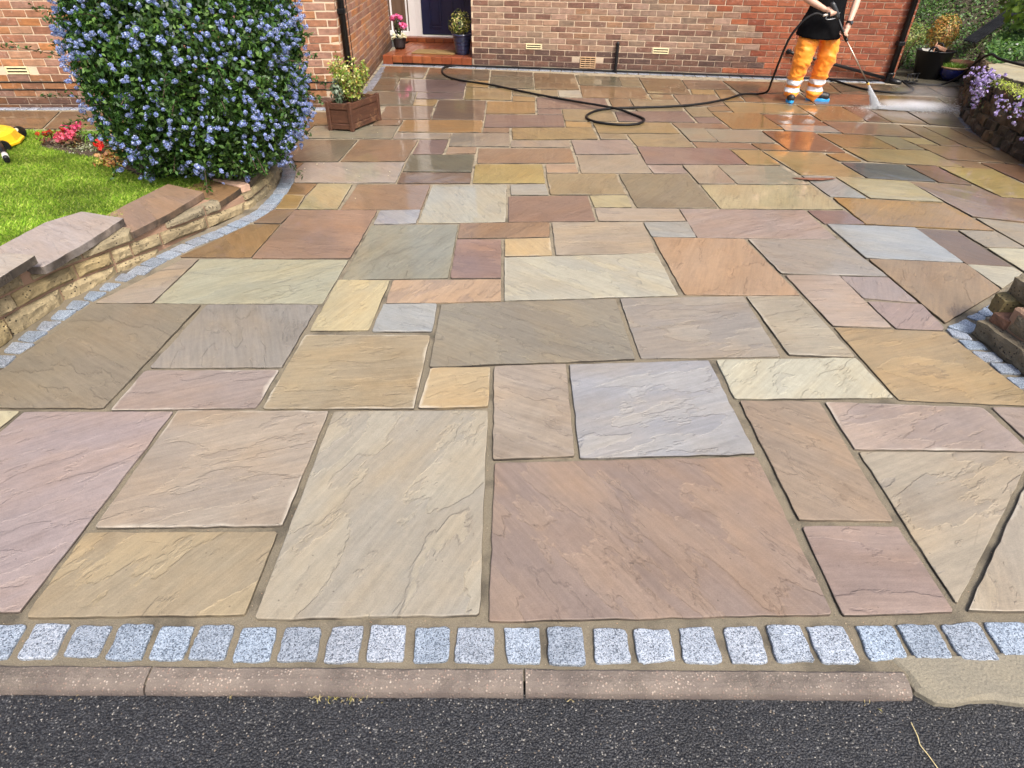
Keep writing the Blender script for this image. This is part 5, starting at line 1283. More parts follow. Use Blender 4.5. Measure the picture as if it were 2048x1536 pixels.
# ---------------------------------------------------------------- pots by the door
p0 = (-1.62, 11.10, .123)
pot = empty('flower_pot', p0, 'small dark wicker pattern flower pot on the left of the door step', 'pot')
DKP = simple('dark woven plastic', (.022, .018, .020), .45, .3, 90, .8, 70)
m = MB(); m.lathe([(.0, .0), (.075, .0), (.082, .02)] + [(.084 + .022*k/8 + (.004 if k % 2 else 0), .02 + .125*k/8) for k in range(9)] + [(.112, .15), (.112, .16), (.098, .16), (.094, .13)], 24); m.build('pot_body', DKP, pot); m = MB(); m.disc(.095, .135, 24); m.build('soil', SOIL, pot)
fl = empty('pink_begonia', (p0[0], p0[1], .258), 'pink and white flowers growing in the small dark pot', 'flowers')
P, N = ball_pts(150, (0, 0, .16), (.07, .07, .15), .2); foliage('foliage', P, N, nr.uniform(.035, .06, len(P)), [(.025,.018,.018),(.05,.035,.02),(.05,.09,.03)], fl, .6)
bunch('pink_flowers', [(-.06,-.02,.30),(-.01,-.03,.315),(.045,-.02,.295),(-.09,0,.28),(.085,-.05,.20),(.075,-.06,.17),(.11,-.03,.19),(.05,-.06,.205)], 22, .036, [(.80,.16,.42),(.86,.28,.52),(.70,.10,.32)], .04, fl, 1.0, kind='stuff')
bunch('white_flowers', [(rng.uniform(-.13,.12), rng.uniform(-.11,-.02), rng.uniform(.0,.10)) for _ in range(16)], 13, .022, [(.82,.78,.68),(.78,.72,.5),(.85,.83,.78)], .026, fl, 1.0, kind='stuff')
p1 = (-.595, 10.60, .123)
pot = empty('flower_pot', p1, 'large navy blue ribbed pot beside the front door', 'pot')
NVP = simple('navy glazed pot', (.022, .030, .075), .28, .2, 14, .1, 30, 0, .5)
prof = [(.0, .0), (.098, .0)]
for k in range(25):
    u = k/24; r = .100 + .040*u**.8; prof.append((r + (.0 if k % 5 else -.006), .004 + .24*u))
prof += [(.150, .25), (.152, .272), (.138, .276), (.132, .25)]
m = MB(); m.lathe(prof, 30); m.build('pot_body', NVP, pot); m = MB(); m.disc(.134, .252, 30); m.build('soil', SOIL, pot)
fl = empty('variegated_shrub', (p1[0], p1[1], .37), 'rounded yellow green shrub in the navy pot by the door', 'shrub')
P, N = ball_pts(420, (-.02, 0, .16), (.165, .14, .165), .45, .25, 3); foliage('foliage', P, unit(N + np.array([0, 0, .4])), nr.uniform(.030, .055, len(P)), [(.34,.36,.07),(.50,.48,.14),(.14,.20,.04),(.07,.09,.025),(.62,.55,.25)], fl, .5)
stm = MB()
for k in range(8): a = k*.8; stm.tube([(0, 0, -.05), (math.cos(a)*.05, math.sin(a)*.05, .08), (math.cos(a)*.11, math.sin(a)*.10, .2)], .004, 5)
stm.build('stems', simple('brown stem', (.12, .07, .04), .8), fl)
# doormat
mt = NT('coir mat'); _p = mt.coord(); mt.set(color=mt.mix(mt.noise(_p, 60, 5), (.30, .19, .07), (.14, .09, .035)), rough=1.0, normal=mt.bump(mt.noise(_p, 180, 3), 1.0, .01))
m = MB(); m.box((-.33, -.20, 0), (.33, .20, .016), .004); o = m.build('doormat', mt.m, None, (-1.02, 10.73, .1225), (0, 0, math.atan2(WD.y, WD.x))); tag(o, 'brown coir doormat lying on the tiled step', 'doormat')

# ---------------------------------------------------------------- right-hand corner: tub, pots, bank planting
tub = empty('garden_tub', (6.10, 9.62, .008), 'black flexible garden tub at the corner of the house', 'tub')
m = MB(); prof = [(0, .0), (.165, .0), (.172, .01), (.232, .335), (.240, .345), (.236, .352), (.226, .345), (.166, .02), (0, .016)]; m.lathe(prof, 30, wob=lambda w, z: .012*math.cos(2*w)*z/.35); m.build('tub_body', BLACKP, tub)
for s_ in (-1, 1):
    m = MB(); a0 = .9 if s_ < 0 else .9+math.pi
    m.tube(bezier([(math.cos(a0-.25)*.236, math.sin(a0-.25)*.236, .345), (math.cos(a0-.12)*.252, math.sin(a0-.12)*.252, .40), (math.cos(a0+.12)*.252, math.sin(a0+.12)*.252, .40), (math.cos(a0+.25)*.236, math.sin(a0+.25)*.236, .345)], 5), .011, 8); m.build('tub_handle', BLACKP, tub)
o = empty('garden_rubbish', (6.12, 9.66, .10), 'grey sheet and broken pieces of rubbish inside the black tub', 'rubbish')
m = MB()
for (x, y, z, rx, ry, sx, sy) in ((-.02, .05, .20, .5, .2, .26, .16), (.06, .0, .14, -.3, .5, .22, .2)):
    m.box((-sx/2, -sy/2, -.005), (sx/2, sy/2, .005), 0, Matrix.Translation((x, y, z)) @ Matrix.Rotation(rx, 4, 'X') @ Matrix.Rotation(ry, 4, 'Y'))
m.build('sheet_pieces', simple('grey scrap', (.30, .29, .26), .7, .3, 15), o)
m = MB(); m.tube([(-.06, -.02, .05), (-.05, -.05, .36)], .007, 6); m.box((-.05, .06, .26), (.12, .14, .31), .01, Matrix.Rotation(.3, 4, 'Y')); m.build('terracotta_shard', simple('shard', (.42, .22, .14), .8), o)
bp = empty('glazed_pot', (6.30, 9.40, .008), 'dark blue glazed bowl pot with brown rim in front of the tub', 'pot')
BG = simple('blue glaze', (.010, .014, .085), .16, .3, 8, 0, 40, 0, .8); RIM = simple('brown rim', (.32, .19, .10), .5)
m = MB(); m.lathe([(0, 0), (.088, 0), (.135, .05), (.160, .11), (.158, .155)], 30); m.build('pot_body', BG, bp); m = MB(); m.lathe([(.156, .152), (.168, .162), (.165, .176), (.147, .176), (.142, .14)], 30); m.build('pot_rim', RIM, bp); m = MB(); m.disc(.146, .148, 30); m.build('soil', SOIL, bp)
o = empty('chive_plant', (6.30, 9.40, .155), 'bright green grassy herb growing in the blue glazed pot', 'plant')
n = 170; a = nr.uniform(0, 6.28, n); r = nr.uniform(0, .12, n); B = np.stack([np.cos(a)*r, np.sin(a)*r, 0*r], 1); L = nr.uniform(.05, .11, n); T_ = unit(np.stack([np.cos(a)*.7, np.sin(a)*.7, 1+0*a], 1)); foliage('foliage', B + T_*L[:, None]*.5, unit(np.cross(T_, nr.normal(0, 1, (n, 3)))), L, [(.20,.36,.05),(.32,.46,.08),(.12,.24,.03)], o, .14, tang=T_)
m = MB(); m.tube(bezier([(.02, 0, 0), (.15, .02, .16), (.36, .1, .40)], 6), .003, 5); m.build('stalk', simple('pale stalk', (.35, .42, .12), .7), o)
tp = empty('terracotta_pot', (6.62, 9.72, .008), 'weathered terracotta pot standing behind the blue glazed pot', 'pot')
TC = simple('old terracotta', (.30, .15, .085), .8, .3, 12, .3, 40)
m = MB(); m.lathe([(0, 0), (.11, 0), (.155, .15), (.165, .155), (.168, .20), (.152, .20), (.148, .16), (0, .16)], 28); m.build('pot_body', TC, tp)
ob_ = empty('bronze_shrub', (6.32, 10.05, .16), 'rounded orange and yellow leaved shrub in a dark pot behind the tub', 'shrub')
P, N = ball_pts(1500, (.06, 0, .36), (.21, .20, .23), .5, .2, 9); foliage('foliage', P, unit(N + np.array([0, 0, .3])), nr.uniform(.022, .042, len(P)), [(.42,.20,.05),(.50,.30,.08),(.30,.13,.04),(.55,.42,.12),(.16,.16,.04)], ob_, .6)
stm = MB(); stm.tube([(.05, 0, -.02), (.06, 0, .3)], .012, 7)
for k in range(7): a = k*.9; stm.tube([(.06, 0, .12), (.06 + math.cos(a)*.1, math.sin(a)*.1, .34)], .005, 5)
stm.build('stems', simple('brown stem', (.12, .07, .04), .8), ob_)
dpot = empty('dark_pot', (6.34, 10.05, .008), 'black plastic pot holding the bronze shrub', 'pot'); m = MB(); m.lathe([(0, 0), (.13, 0), (.165, .22), (.17, .235), (.158, .235), (.15, .19), (0, .19)], 26); m.build('pot_body', BLACKP, dpot)
o = empty('yellow_green_shrub', (6.02, 10.25, .0), 'yellow green small leaved shrub behind the black tub', 'shrub')
P, N = ball_pts(1300, (0, 0, .46), (.30, .22, .17), .4, .3, 2); foliage('foliage', P, unit(N + np.array([0, 0, .4])), nr.uniform(.018, .032, len(P)), [(.22,.28,.05),(.32,.36,.09),(.12,.18,.03),(.40,.40,.16)], o, .5); stm = MB()
for k in range(6): a = k*1.05; stm.tube([(0, 0, 0), (math.cos(a)*.08, math.sin(a)*.06, .3), (math.cos(a)*.2, math.sin(a)*.12, .5)], .006, 5)
stm.build('stems', simple('brown stem', (.12, .07, .04), .8), o)
o = empty('plastic_box', (5.92, 10.42, .0), 'cream plastic box on a short post beside the house corner', 'box')
m = MB(); m.box((-.085, -.06, .60), (.085, .06, .685), .022); m.build('box_shell', simple('cream plastic', (.74, .66, .42), .4), o); m = MB(); m.box((-.088, -.063, .575), (.088, .063, .599), .006); m.build('box_base', simple('grey plastic', (.30, .31, .32), .5), o); m = MB(); m.box((-.015, -.015, 0), (.015, .015, .575), .003); m.build('post', BLACKP, o)

# ground cover with small pale flowers on the bank and the bed
n = 120000; X = nr.uniform(4.75, 10.5, n); Y = nr.uniform(4.6, 13.6, n); s_ = line_side(X, Y); keep = (((s_ > np.where(Y > 7.5, .03, .28)) & (Y < 10.2) & (X > 5.6 - np.clip(7.9-Y, 0, 1)*.2)) | ((Y > 10.3) & (X > 5.70))) & ~((X < 7.0) & (Y > 9.0) & (Y < 10.3) & (s_ < .02))
keep &= ~inside([(5.05,7.15),(5.6,7.9),(6.2,8.05),(5.95,7.2),(5.2,5.9),(4.9,6.2)], X, Y)
X, Y = X[keep], Y[keep]; Z = bank_z(X, Y) + nr.uniform(.0, .09, len(X)); gcover = foliage('ground_cover', np.stack([X, Y, Z], 1), unit(nr.normal(0, .5, (len(X), 3)) + np.array([-.1, -.45, .8])), nr.uniform(.03, .065, len(X)), [(.045,.12,.02),(.07,.16,.03),(.03,.08,.016),(.12,.22,.045)], None, .45)
tag(gcover, 'dark green ground cover spreading over the bank', 'ground cover', kind='stuff')
k = nr.integers(0, len(X), 260); bunch('cover_flowers', [(X[i], Y[i], Z[i] + .045) for i in k], 6, .012, [(.74,.74,.78),(.70,.68,.74),(.66,.58,.76)], .018, gcover, 1.0, kind='stuff')
o = empty('broadleaf_shrub', (7.0, 9.0, .35), 'broad leaved yellow green shrub at the top right of the bank', 'shrub')
P, N = ball_pts(1150, (.05, .1, .72), (.50, .55, .42), .6, .25, 4); foliage('foliage', P, unit(N*.6 + np.array([-.2, -.5, .7])), nr.uniform(.07, .125, len(P)), [(.18,.30,.03),(.26,.38,.05),(.12,.22,.025),(.07,.13,.018)], o, .58)
stm = MB()
for k in range(10): a = k*.63; stm.tube(bezier([(0, 0, -.05), (math.cos(a)*.15, math.sin(a)*.15, .35), (math.cos(a)*.42, math.sin(a)*.42, .75)], 4), .009, 6)
stm.build('branches', simple('brown stem', (.12, .07, .04), .8), o)
o = empty('dark_shrub', (6.5, 11.6, .5), 'dark leafy shrub on the shaded bank behind the pots', 'shrub')
P, N = ball_pts(2600, (-.1, .1, .45), (.75, .6, .62), .55, .3, 6); foliage('foliage', P, unit(N + np.array([0, -.2, .4])), nr.uniform(.035, .065, len(P)), [(.03,.08,.015),(.05,.12,.025),(.02,.05,.01),(.10,.19,.05)], o, .45); stm = MB()
for k in range(9): a = k*.7; stm.tube([(0, 0, -.1), (math.cos(a)*.2, math.sin(a)*.2, .3), (math.cos(a)*.5, math.sin(a)*.4, .7)], .01, 6)
stm.build('branches', simple('brown stem', (.12, .07, .04), .8), o)
# tall hedge at the top of the bank
P = []; N = []
for k in range(15):
    c = (7.2 + k*.52 + rng.uniform(-.2, .2), 13.2 + rng.uniform(-.4, .8) - max(0, k-7)*.35, 1.9 + rng.uniform(-.2, .5)); a, b_ = ball_pts(1100, c, (.7, .6, .9), .55, .3, k); P.append(a); N.append(b_)
o = empty('bank_hedge', (9.5, 13.2, 1.2), 'mass of dark green hedge shrubs at the top of the bank', 'hedge')
hd = foliage('foliage', np.concatenate(P), unit(np.concatenate(N) + np.array([0, -.1, .4])), nr.uniform(.05, .09, sum(len(q) for q in P)), [(.03,.075,.015),(.05,.11,.02),(.02,.05,.01)], None, .5); gpart(hd, o, (9.5, 13.2, 1.2))
# ribbed dark sheet on the bank
m = MB(); V = []; F = []; nr_, nc = 13, 9
for i in range(nc+1):
    for k in range(nr_+1):
        u, v = i/nc, k/nr_; p = Vector((6.98, 10.45, .36)).lerp(Vector((8.1, 11.0, .92)), u) + Vector((.15, -.08, -.02))*v; V.append((p.x, p.y, p.z + .007*math.cos(v*math.pi*9) + .03))
        
for i in range(nc):
    for k in range(nr_): F.append((i*(nr_+1)+k, i*(nr_+1)+k+1, (i+1)*(nr_+1)+k+1, (i+1)*(nr_+1)+k))
nv = len(V); V += [(x, y, z-.012) for x, y, z in V]; F += [tuple(nv+q for q in reversed(f_)) for f_ in F]
m.add(V, F, True); o = m.build('ribbed_sheet', simple('dark grey plastic', (.008, .009, .011), .85, .4, 10, spec=.1)); tag(o, 'dark grey ribbed sheet lying on the green bank', 'sheet')

# trailing purple flowers and yellow green stonecrop on the raised bed
tr = empty('trailing_bellflower', (4.92, 6.6, .4), 'purple bellflowers trailing down the face of the raised bed', 'flowers')
P = []; N = []; FC = []
for k in range(30):
    y = rng.choice((rng.uniform(6.55, 7.1), rng.uniform(5.35, 6.6), rng.uniform(5.3, 5.9))); x = float(np.interp(y, [q.y for q in RL], [q.x for q in RL])); L = rng.uniform(.08, .34); top = .46 if y > 6.3 else .43
    for j in range(int(L*95)):
        u = j/(L*95); zz = top - L*u + rng.uniform(-.02, .02); q = np.array([x - .045 - .03*math.sin(u*3) + (.10 if zz > .42 else 0)*rng.random() + rng.uniform(-.02, .03) + (.46-zz)*.16, y + rng.uniform(-.05, .05) - u*.02, zz])
        P.append(q); N.append(unit(np.array([-.8, -.4, .3]) + nr.normal(0, .5, 3)))
        if rng.random() < .42: FC.append(q + np.array([-.02, -.012, .006]))
for k in range(46): q = np.array([rng.uniform(4.86, 5.06), rng.uniform(6.62, 7.08), rng.uniform(.40, .54)]); FC.append(q); P.append(q - np.array([0, 0, .02])); N.append(np.array([0, 0, 1.]))
gpart(foliage('foliage', np.array(P), np.array(N), nr.uniform(.015, .028, len(P)), [(.06,.10,.03),(.10,.14,.05),(.12,.06,.04)], None, .7), tr, (4.92, 6.6, .4))
gpart(bunch('flowers', FC, 7, .014, [(.42,.32,.72),(.52,.42,.80),(.35,.26,.62),(.62,.54,.84)], .022, None, .9, kind='stuff'), tr, (4.92, 6.6, .4))
stc = empty('stonecrop', (4.95, 6.3, .42), 'yellow green stonecrop cushions along the edge of the raised bed', 'plant')
P = []
for k in range(1700):
    y = rng.uniform(5.3, 6.9); x = float(np.interp(y, [q.y for q in RL], [q.x for q in RL])) + rng.gauss(.14, .05); P.append((x, y, .415 + rng.uniform(0, .05)))
gpart(foliage('foliage', np.array(P), unit(nr.normal(0, .5, (len(P), 3)) + np.array([-.2, -.2, .8])), nr.uniform(.014, .028, len(P)), [(.36,.44,.05),(.46,.52,.09),(.24,.32,.05)], None, .35), stc, (4.95, 6.3, .42))
# ---------------------------------------------------------------- the person washing the drive
person = empty('person', (3.66, 8.0, .006), 'person in black T-shirt and orange high visibility trousers washing the drive', 'person')
PLC = (3.66, 8.0, .006)
def ppart(o, par=None):
    o.parent = par or person; o.matrix_parent_inverse = (par.matrix_parent_inverse.inverted() if par else Matrix.Translation(PLC).inverted()) if not par else Matrix.Identity(4); return o
def fuse(name, mb, voxel, mat, smooth=6, disp=None):
    """weld overlapping tapered limbs into one continuous skin"""
    me = mb.mesh(name + '_raw', mat); o = bpy.data.objects.new(name + '_raw', me); COL.objects.link(o)
    r_ = o.modifiers.new('r', 'REMESH'); r_.mode = 'VOXEL'; r_.voxel_size = voxel; r_.use_smooth_shade = True
    s_ = o.modifiers.new('s', 'SMOOTH'); s_.factor = .5; s_.iterations = smooth
    dg = bpy.context.evaluated_depsgraph_get(); out = bpy.data.meshes.new_from_object(o.evaluated_get(dg)); out.name = name
    bpy.data.objects.remove(o); bpy.data.meshes.remove(me)
    if disp:
        n = len(out.vertices); co = np.empty(n*3, np.float32); no = np.empty(n*3, np.float32); out.vertices.foreach_get('co', co); out.vertices.foreach_get('normal', no); co = co.reshape(-1, 3); no = no.reshape(-1, 3)
        d = np.array([disp(Vector(p)) for p in co]); co += no*d[:, None]; out.vertices.foreach_set('co', co.ravel()); out.update()
    out.materials.clear(); out.materials.append(mat)
    for p in out.polygons: p.use_smooth = True
    return out
def limb(m, pts, rs, n=14, flat=1.0):
    m.tube(pts, rs, n, True, True, flat)
    for p, r in zip(pts, rs): m.ball(p, r*.995, n, 8)
SKIN = simple('skin', (.56, .33, .24), .5, .1, 14, .08, 120)
TSHIRT = simple('black cotton', (.005, .005, .006), .9, .2, 30, .25, 220, spec=.08)
HIVIS = NT('orange high visibility fabric'); _p = HIVIS.pos(); HIVIS.set(color=HIVIS.mix(HIVIS.noise(_p, 9, 4), (.90, .20, .010), (.98, .38, .022)), rough=.55, normal=HIVIS.bump(HIVIS.noise(_p, 30, 4), .3, .008), sheen=.2); HIVIS = HIVIS.m
BAND = simple('reflective tape', (.62, .64, .66), .35, .08, 60)
# body: legs, trunk, arms, hands, head in one skin
m = MB()
limb(m, [(3.64,8.02,.80),(3.66,8.02,.95),(3.69,8.01,1.15),(3.71,8.0,1.33)], [.14,.125,.135,.12]); 
limb(m, [(3.53,8.0,1.375),(3.71,8.0,1.40),(3.88,8.01,1.375)], [.052,.075,.052])
limb(m, [(3.71,7.99,1.40),(3.725,7.975,1.50)], [.058,.052])
m.ball((3.745,7.95,1.59), .083, 16, 12, True, (1.05, 1.0, 1.3)); m.ball((3.765,7.925,1.535), .06, 12, 8, True, (1, 1, 1.0))
m.ball((3.80,7.868,1.575), .016, 8, 6, True, (1, 1.1, 1.2)); m.ball((3.815,7.985,1.585), .018, 8, 6, True, (.5, .9, 1.5)); m.ball((3.67,7.905,1.585), .018, 8, 6, True, (.5, .9, 1.5))
limb(m, [(3.55,7.985,.82),(3.505,7.93,.45),(3.49,8.0,.10)], [.075,.05,.035]); limb(m, [(3.76,8.04,.82),(3.80,7.985,.45),(3.775,8.06,.10)], [.075,.05,.035])
limb(m, [(3.52,7.995,1.365),(3.40,7.94,1.23),(3.28,7.87,1.105)], [.050,.045,.038]); limb(m, [(3.28,7.87,1.105),(3.38,7.815,1.045),(3.525,7.755,.975)], [.038,.038,.026])
limb(m, [(3.89,8.01,1.365),(3.925,7.985,1.22),(3.95,7.95,1.085)], [.050,.045,.038]); limb(m, [(3.95,7.95,1.085),(3.91,7.88,.98),(3.85,7.785,.835)], [.038,.038,.026])
GA = Vector((3.585, 7.715, 1.02)); GB = Vector((3.815, 7.715, .715)); GT = Vector((4.222, 7.70, .262)); ax = (GB-GA).normalized(); lx = (GT-GB).normalized()
# right hand on the trigger grip (grip runs back from the gun body towards the hose)
gr0 = Vector((3.645, 7.715, .955)); gr1 = Vector((3.555, 7.715, .93)); 
def palm(m, w, c, side, r=.030):
    w, c = Vector(w), Vector(c); limb(m, [w, w.lerp(c, .5), c], [.026, r, r*.95], 12, .62)
def wrap(m, c, axis, start, up, rad, spread, reach, r0=.0085):
    """four fingers of unequal length and a thumb closing round a bar"""
    axis = axis.normalized(); u = (Vector(start) - axis*Vector(start).dot(axis)).normalized(); v = axis.cross(u)
    for k, ln in enumerate((.92, 1.0, .95, .80)):
        o = c + axis*((k-1.5)*spread); pts = []; 
        for j in range(6):
            a = up*(-.5 + reach*ln*j/5); pts.append(o + (u*math.cos(a) + v*math.sin(a))*(rad + .0085))
        limb(m, pts, [r0*1.08, r0*1.05, r0, r0*.95, r0*.9, r0*.78], 8)
    o = c - axis*spread*2.2; pts = [o + (u*math.cos(a) + v*math.sin(a))*(rad + .010) + axis*sh for a, sh in ((up*-.3, .012), (up*-1.0, -.004), (up*-1.7, .004), (up*-2.2, .016))]
    limb(m, pts, [.0125, .0115, .010, .008], 8)
palm(m, (3.525,7.755,.975), (3.592,7.728,.972), 1); wrap(m, gr0.lerp(gr1, .45), (gr0-gr1), (-.1, -.35, .6), 1, .014, .0185, 3.0)
palm(m, (3.85,7.785,.835), (3.822,7.745,.765), 1); wrap(m, GB.lerp(GA, .08) + Vector((0, 0, 0)), lx, (.35, .75, .3), 1, .018, .0185, 3.3)
body = ppart(link('body', fuse('body', m, .0062, SKIN, 4)))
# trousers
m = MB()
limb(m, [(3.57,8.01,.76),(3.66,8.02,.77),(3.75,8.03,.76)], [.115,.12,.115])
limb(m, [(3.555,7.995,.74),(3.515,7.95,.62),(3.495,7.925,.46),(3.49,7.965,.28),(3.487,7.985,.135),(3.482,7.97,.10)], [.118,.120,.105,.094,.083,.082])
limb(m, [(3.765,8.04,.74),(3.795,8.01,.62),(3.80,7.98,.46),(3.79,8.02,.28),(3.785,8.045,.135),(3.79,8.03,.095)], [.118,.118,.104,.094,.088,.092])
def folds(p):
    return .015*mnoise.noise(Vector((p.x*9, p.y*9, p.z*15))) + .017*abs(mnoise.noise(Vector((p.x*14 + p.z*9, p.y*14, p.z*24 + p.x*8)))) + (.008*math.sin(p.z*70 + 5*mnoise.noise(p*8)) if p.z < .30 else 0) - .006
tm = fuse('trousers', m, .011, HIVIS, 4, folds); trousers = ppart(link('trousers', tm))
# reflective tape, cut from the cloth itself and laid a hair above it
nv = len(tm.vertices); co = np.empty(nv*3, np.float32); no = np.empty(nv*3, np.float32); tm.vertices.foreach_get('co', co); tm.vertices.foreach_get('normal', no); co = co.reshape(-1, 3); no = no.reshape(-1, 3)
for side in (0, 1):
    for z0, z1 in ((.118, .162), (.198, .246)):
        fs = [list(p.vertices) for p in tm.polygons if z0 < p.center.z - .03*(p.center.y-8.0) < z1 and (p.center.x < 3.64) == (side == 0)]
        ids = sorted({i for f_ in fs for i in f_}); mp = {i: k for k, i in enumerate(ids)}
        b = MB(); b.add([tuple(co[i] + no[i]*.0025) for i in ids], [tuple(mp[i] for i in f_) for f_ in fs], True)
        o = b.build('reflective_band', BAND); o.parent = trousers; o.matrix_parent_inverse = Matrix.Identity(4)
# T-shirt: hanging loose over the waistband
m = MB(); prof = [((3.632,7.985,.695), .250, .205), ((3.64,7.99,.80), .242, .200), ((3.655,8.0,.92), .205, .172), ((3.675,8.005,1.06), .180, .145), ((3.695,8.0,1.20), .190, .145), ((3.708,8.0,1.33), .185, .125), ((3.712,8.0,1.40), .11, .095), ((3.715,7.99,1.43), .075, .075)]
V = []; F = []; n = 28
for (c, rx, ry) in prof:
    for k in range(n):
        a = 2*math.pi*k/n; dz = -.022*math.cos(a + 1.3)*(1 if c[2] < .75 else 0); V.append((c[0] + rx*math.cos(a), c[1] + ry*math.sin(a), c[2] + dz))
for j in range(len(prof)-1):
    for k in range(n): F.append((j*n+k, j*n+(k+1) % n, (j+1)*n+(k+1) % n, (j+1)*n+k))
F.append(tuple(reversed(range(n)))); F.append(tuple((len(prof)-1)*n+k for k in range(n))); m.add(V, F, True)
limb(m, [(3.57,8.0,1.36),(3.46,7.97,1.285),(3.40,7.94,1.22)], [.075,.070,.066]); limb(m, [(3.86,8.01,1.36),(3.91,7.99,1.27),(3.925,7.985,1.20)], [.075,.070,.066])
ppart(link('tshirt', fuse('tshirt', m, .011, TSHIRT, 4, lambda p: .006*mnoise.noise(Vector((p.x*12, p.y*12, p.z*7))))))
# boots
BOOT = simple('black boot leather', (.014, .015, .018), .45, .2, 40, .2, 90); SOLE = simple('bright blue sole', (.03, .33, .72), .45, .1, 30)
for (hx, hy), (tx_, ty_), s_ in (((3.50, 8.035), (3.462, 7.865), 1), ((3.735, 8.06), (3.965, 7.985), 1.12)):
    h, t = Vector((hx, hy, 0)), Vector((tx_, ty_, 0)); d = (t-h).normalized(); q = Vector((-d.y, d.x, 0)); L = (t-h).length
    m = MB(); limb(m, [h + d*.03 + Vector((0,0,.065)), h + d*L*.45 + Vector((0,0,.066)), h + d*L*.85 + Vector((0,0,.056))], [.044, .047, .045], 14); limb(m, [h + d*.045 + Vector((0,0,.06)), h + d*.05 + Vector((0,0,.14))], [.046, .044], 12)
    up = ppart(link('boot', fuse('boot', m, .007, BOOT, 3)))
    out = []
    for k in range(28):
        u = k/28*2*math.pi; a = math.cos(u); w = (.049 if a > 0 else .043)*math.sin(u)*(1 - .10*abs(a)); out.append((h.lerp(t, .5) + d*(a*(L*.5+.016)) + q*w))
    m = MB(); m.prism([(p.x, p.y) for p in out][::1], .004, .034, .006); so_ = m.build('sole', SOLE); so_.parent = up; so_.matrix_parent_inverse = Matrix.Identity(4)
HAIR = simple('short brown hair', (.05, .03, .018), .7, .4, 60, .6, 200)
m = MB(); m.ball((3.735,7.962,1.615), .092, 18, 12, True, (1.05, 1.0, 1.15)); m.ball((3.70,8.0,1.56), .07, 12, 8); m.v = [(x, y, z) for x, y, z in m.v]; ppart(link('hair', fuse('hair', m, .012, HAIR, 2)))
m = MB()
for q in ((3.775, 7.876, 1.60), (3.82, 7.898, 1.60)): m.ball(q, .0105, 10, 8)
ppart(m.build('eyes', simple('eye', (.08, .06, .05), .2))); m = MB(); m.ball((3.803, 7.876, 1.543), .02, 10, 6, True, (1, .5, .25)); ppart(m.build('mouth', simple('lips', (.42, .18, .14), .5)))
wc = Vector((3.853, 7.79, .842)); wd = (Vector((3.85,7.785,.835)) - Vector((3.91,7.88,.98))).normalized()
m = MB(); m.tube([wc - wd*.011, wc + wd*.011], .0335, 18); wt = ppart(m.build('watch', BLACKP))
m = MB(); m.tube([wc + Vector((.010, -.030, .012)), wc + Vector((.013, -.037, .015))], .019, 14); o = m.build('watch_face', simple('watch glass', (.03, .035, .04), .1)); o.parent = wt; o.matrix_parent_inverse = Matrix.Identity(4)

# ---------------------------------------------------------------- pressure washer gun
gun = empty('pressure_washer_gun', tuple(GA), 'black pressure washer gun and lance held by the person', 'spray gun')
def gp2(o): o.parent = gun; o.matrix_parent_inverse = Matrix.Translation(GA).inverted(); return o
DKG = simple('dark grey plastic grip', (.03, .032, .036), .4, .2, 40)
m = MB(); m.tube([GA - ax*.03, GA, GA + ax*.10, GA + ax*.16], [.016, .026, .027, .018], 12); gp2(m.build('gun_body', DKG))
m = MB(); m.tube([gr0, gr0.lerp(gr1, .5), gr1], [.015, .014, .013], 10, True, True, 1.4); gp2(m.build('grip', DKG))
m = MB(); m.tube(bezier([gr0 + Vector((.035, -.004, -.005)), Vector((3.665, 7.712, .905)), Vector((3.60, 7.712, .885)), Vector((3.545, 7.712, .89)), gr1 + Vector((.004, 0, -.004))], 5), .004, 7); gp2(m.build('trigger_guard', simple('grey metal guard', (.3, .31, .33), .35, .1, 30, 0, 50, .8)))
m = MB(); m.tube([GA + ax*.15, GB - ax*.02, GB + lx*.02], [.012, .015, .017], 10); m.tube([GB + lx*.02, GB + lx*.05], [.019, .015], 10); gp2(m.build('lance_grip', BLACKP))
m = MB(); m.tube([GB + lx*.045, GT], .0068, 10); gp2(m.build('lance', simple('steel lance', (.50, .42, .34), .3, .15, 50, 0, 50, .9)))
m = MB(); m.tube([GT - lx*.022, GT + lx*.002], [.013, .014], 10); gp2(m.build('lance_collar', BLACKP)); m = MB(); m.tube([GT + lx*.001, GT + lx*.018, GT + lx*.036], [.012, .013, .008], 10); gp2(m.build('nozzle', simple('yellow nozzle', (.75, .42, .06), .4)))
m = MB(); m.tube([gr1 + Vector((.005, 0, 0)), gr1 + Vector((-.055, 0, -.012))], .012, 10); gp2(m.build('hose_coupling', simple('brass coupling', (.75, .68, .58), .3, .1, 30, 0, 50, .6)))
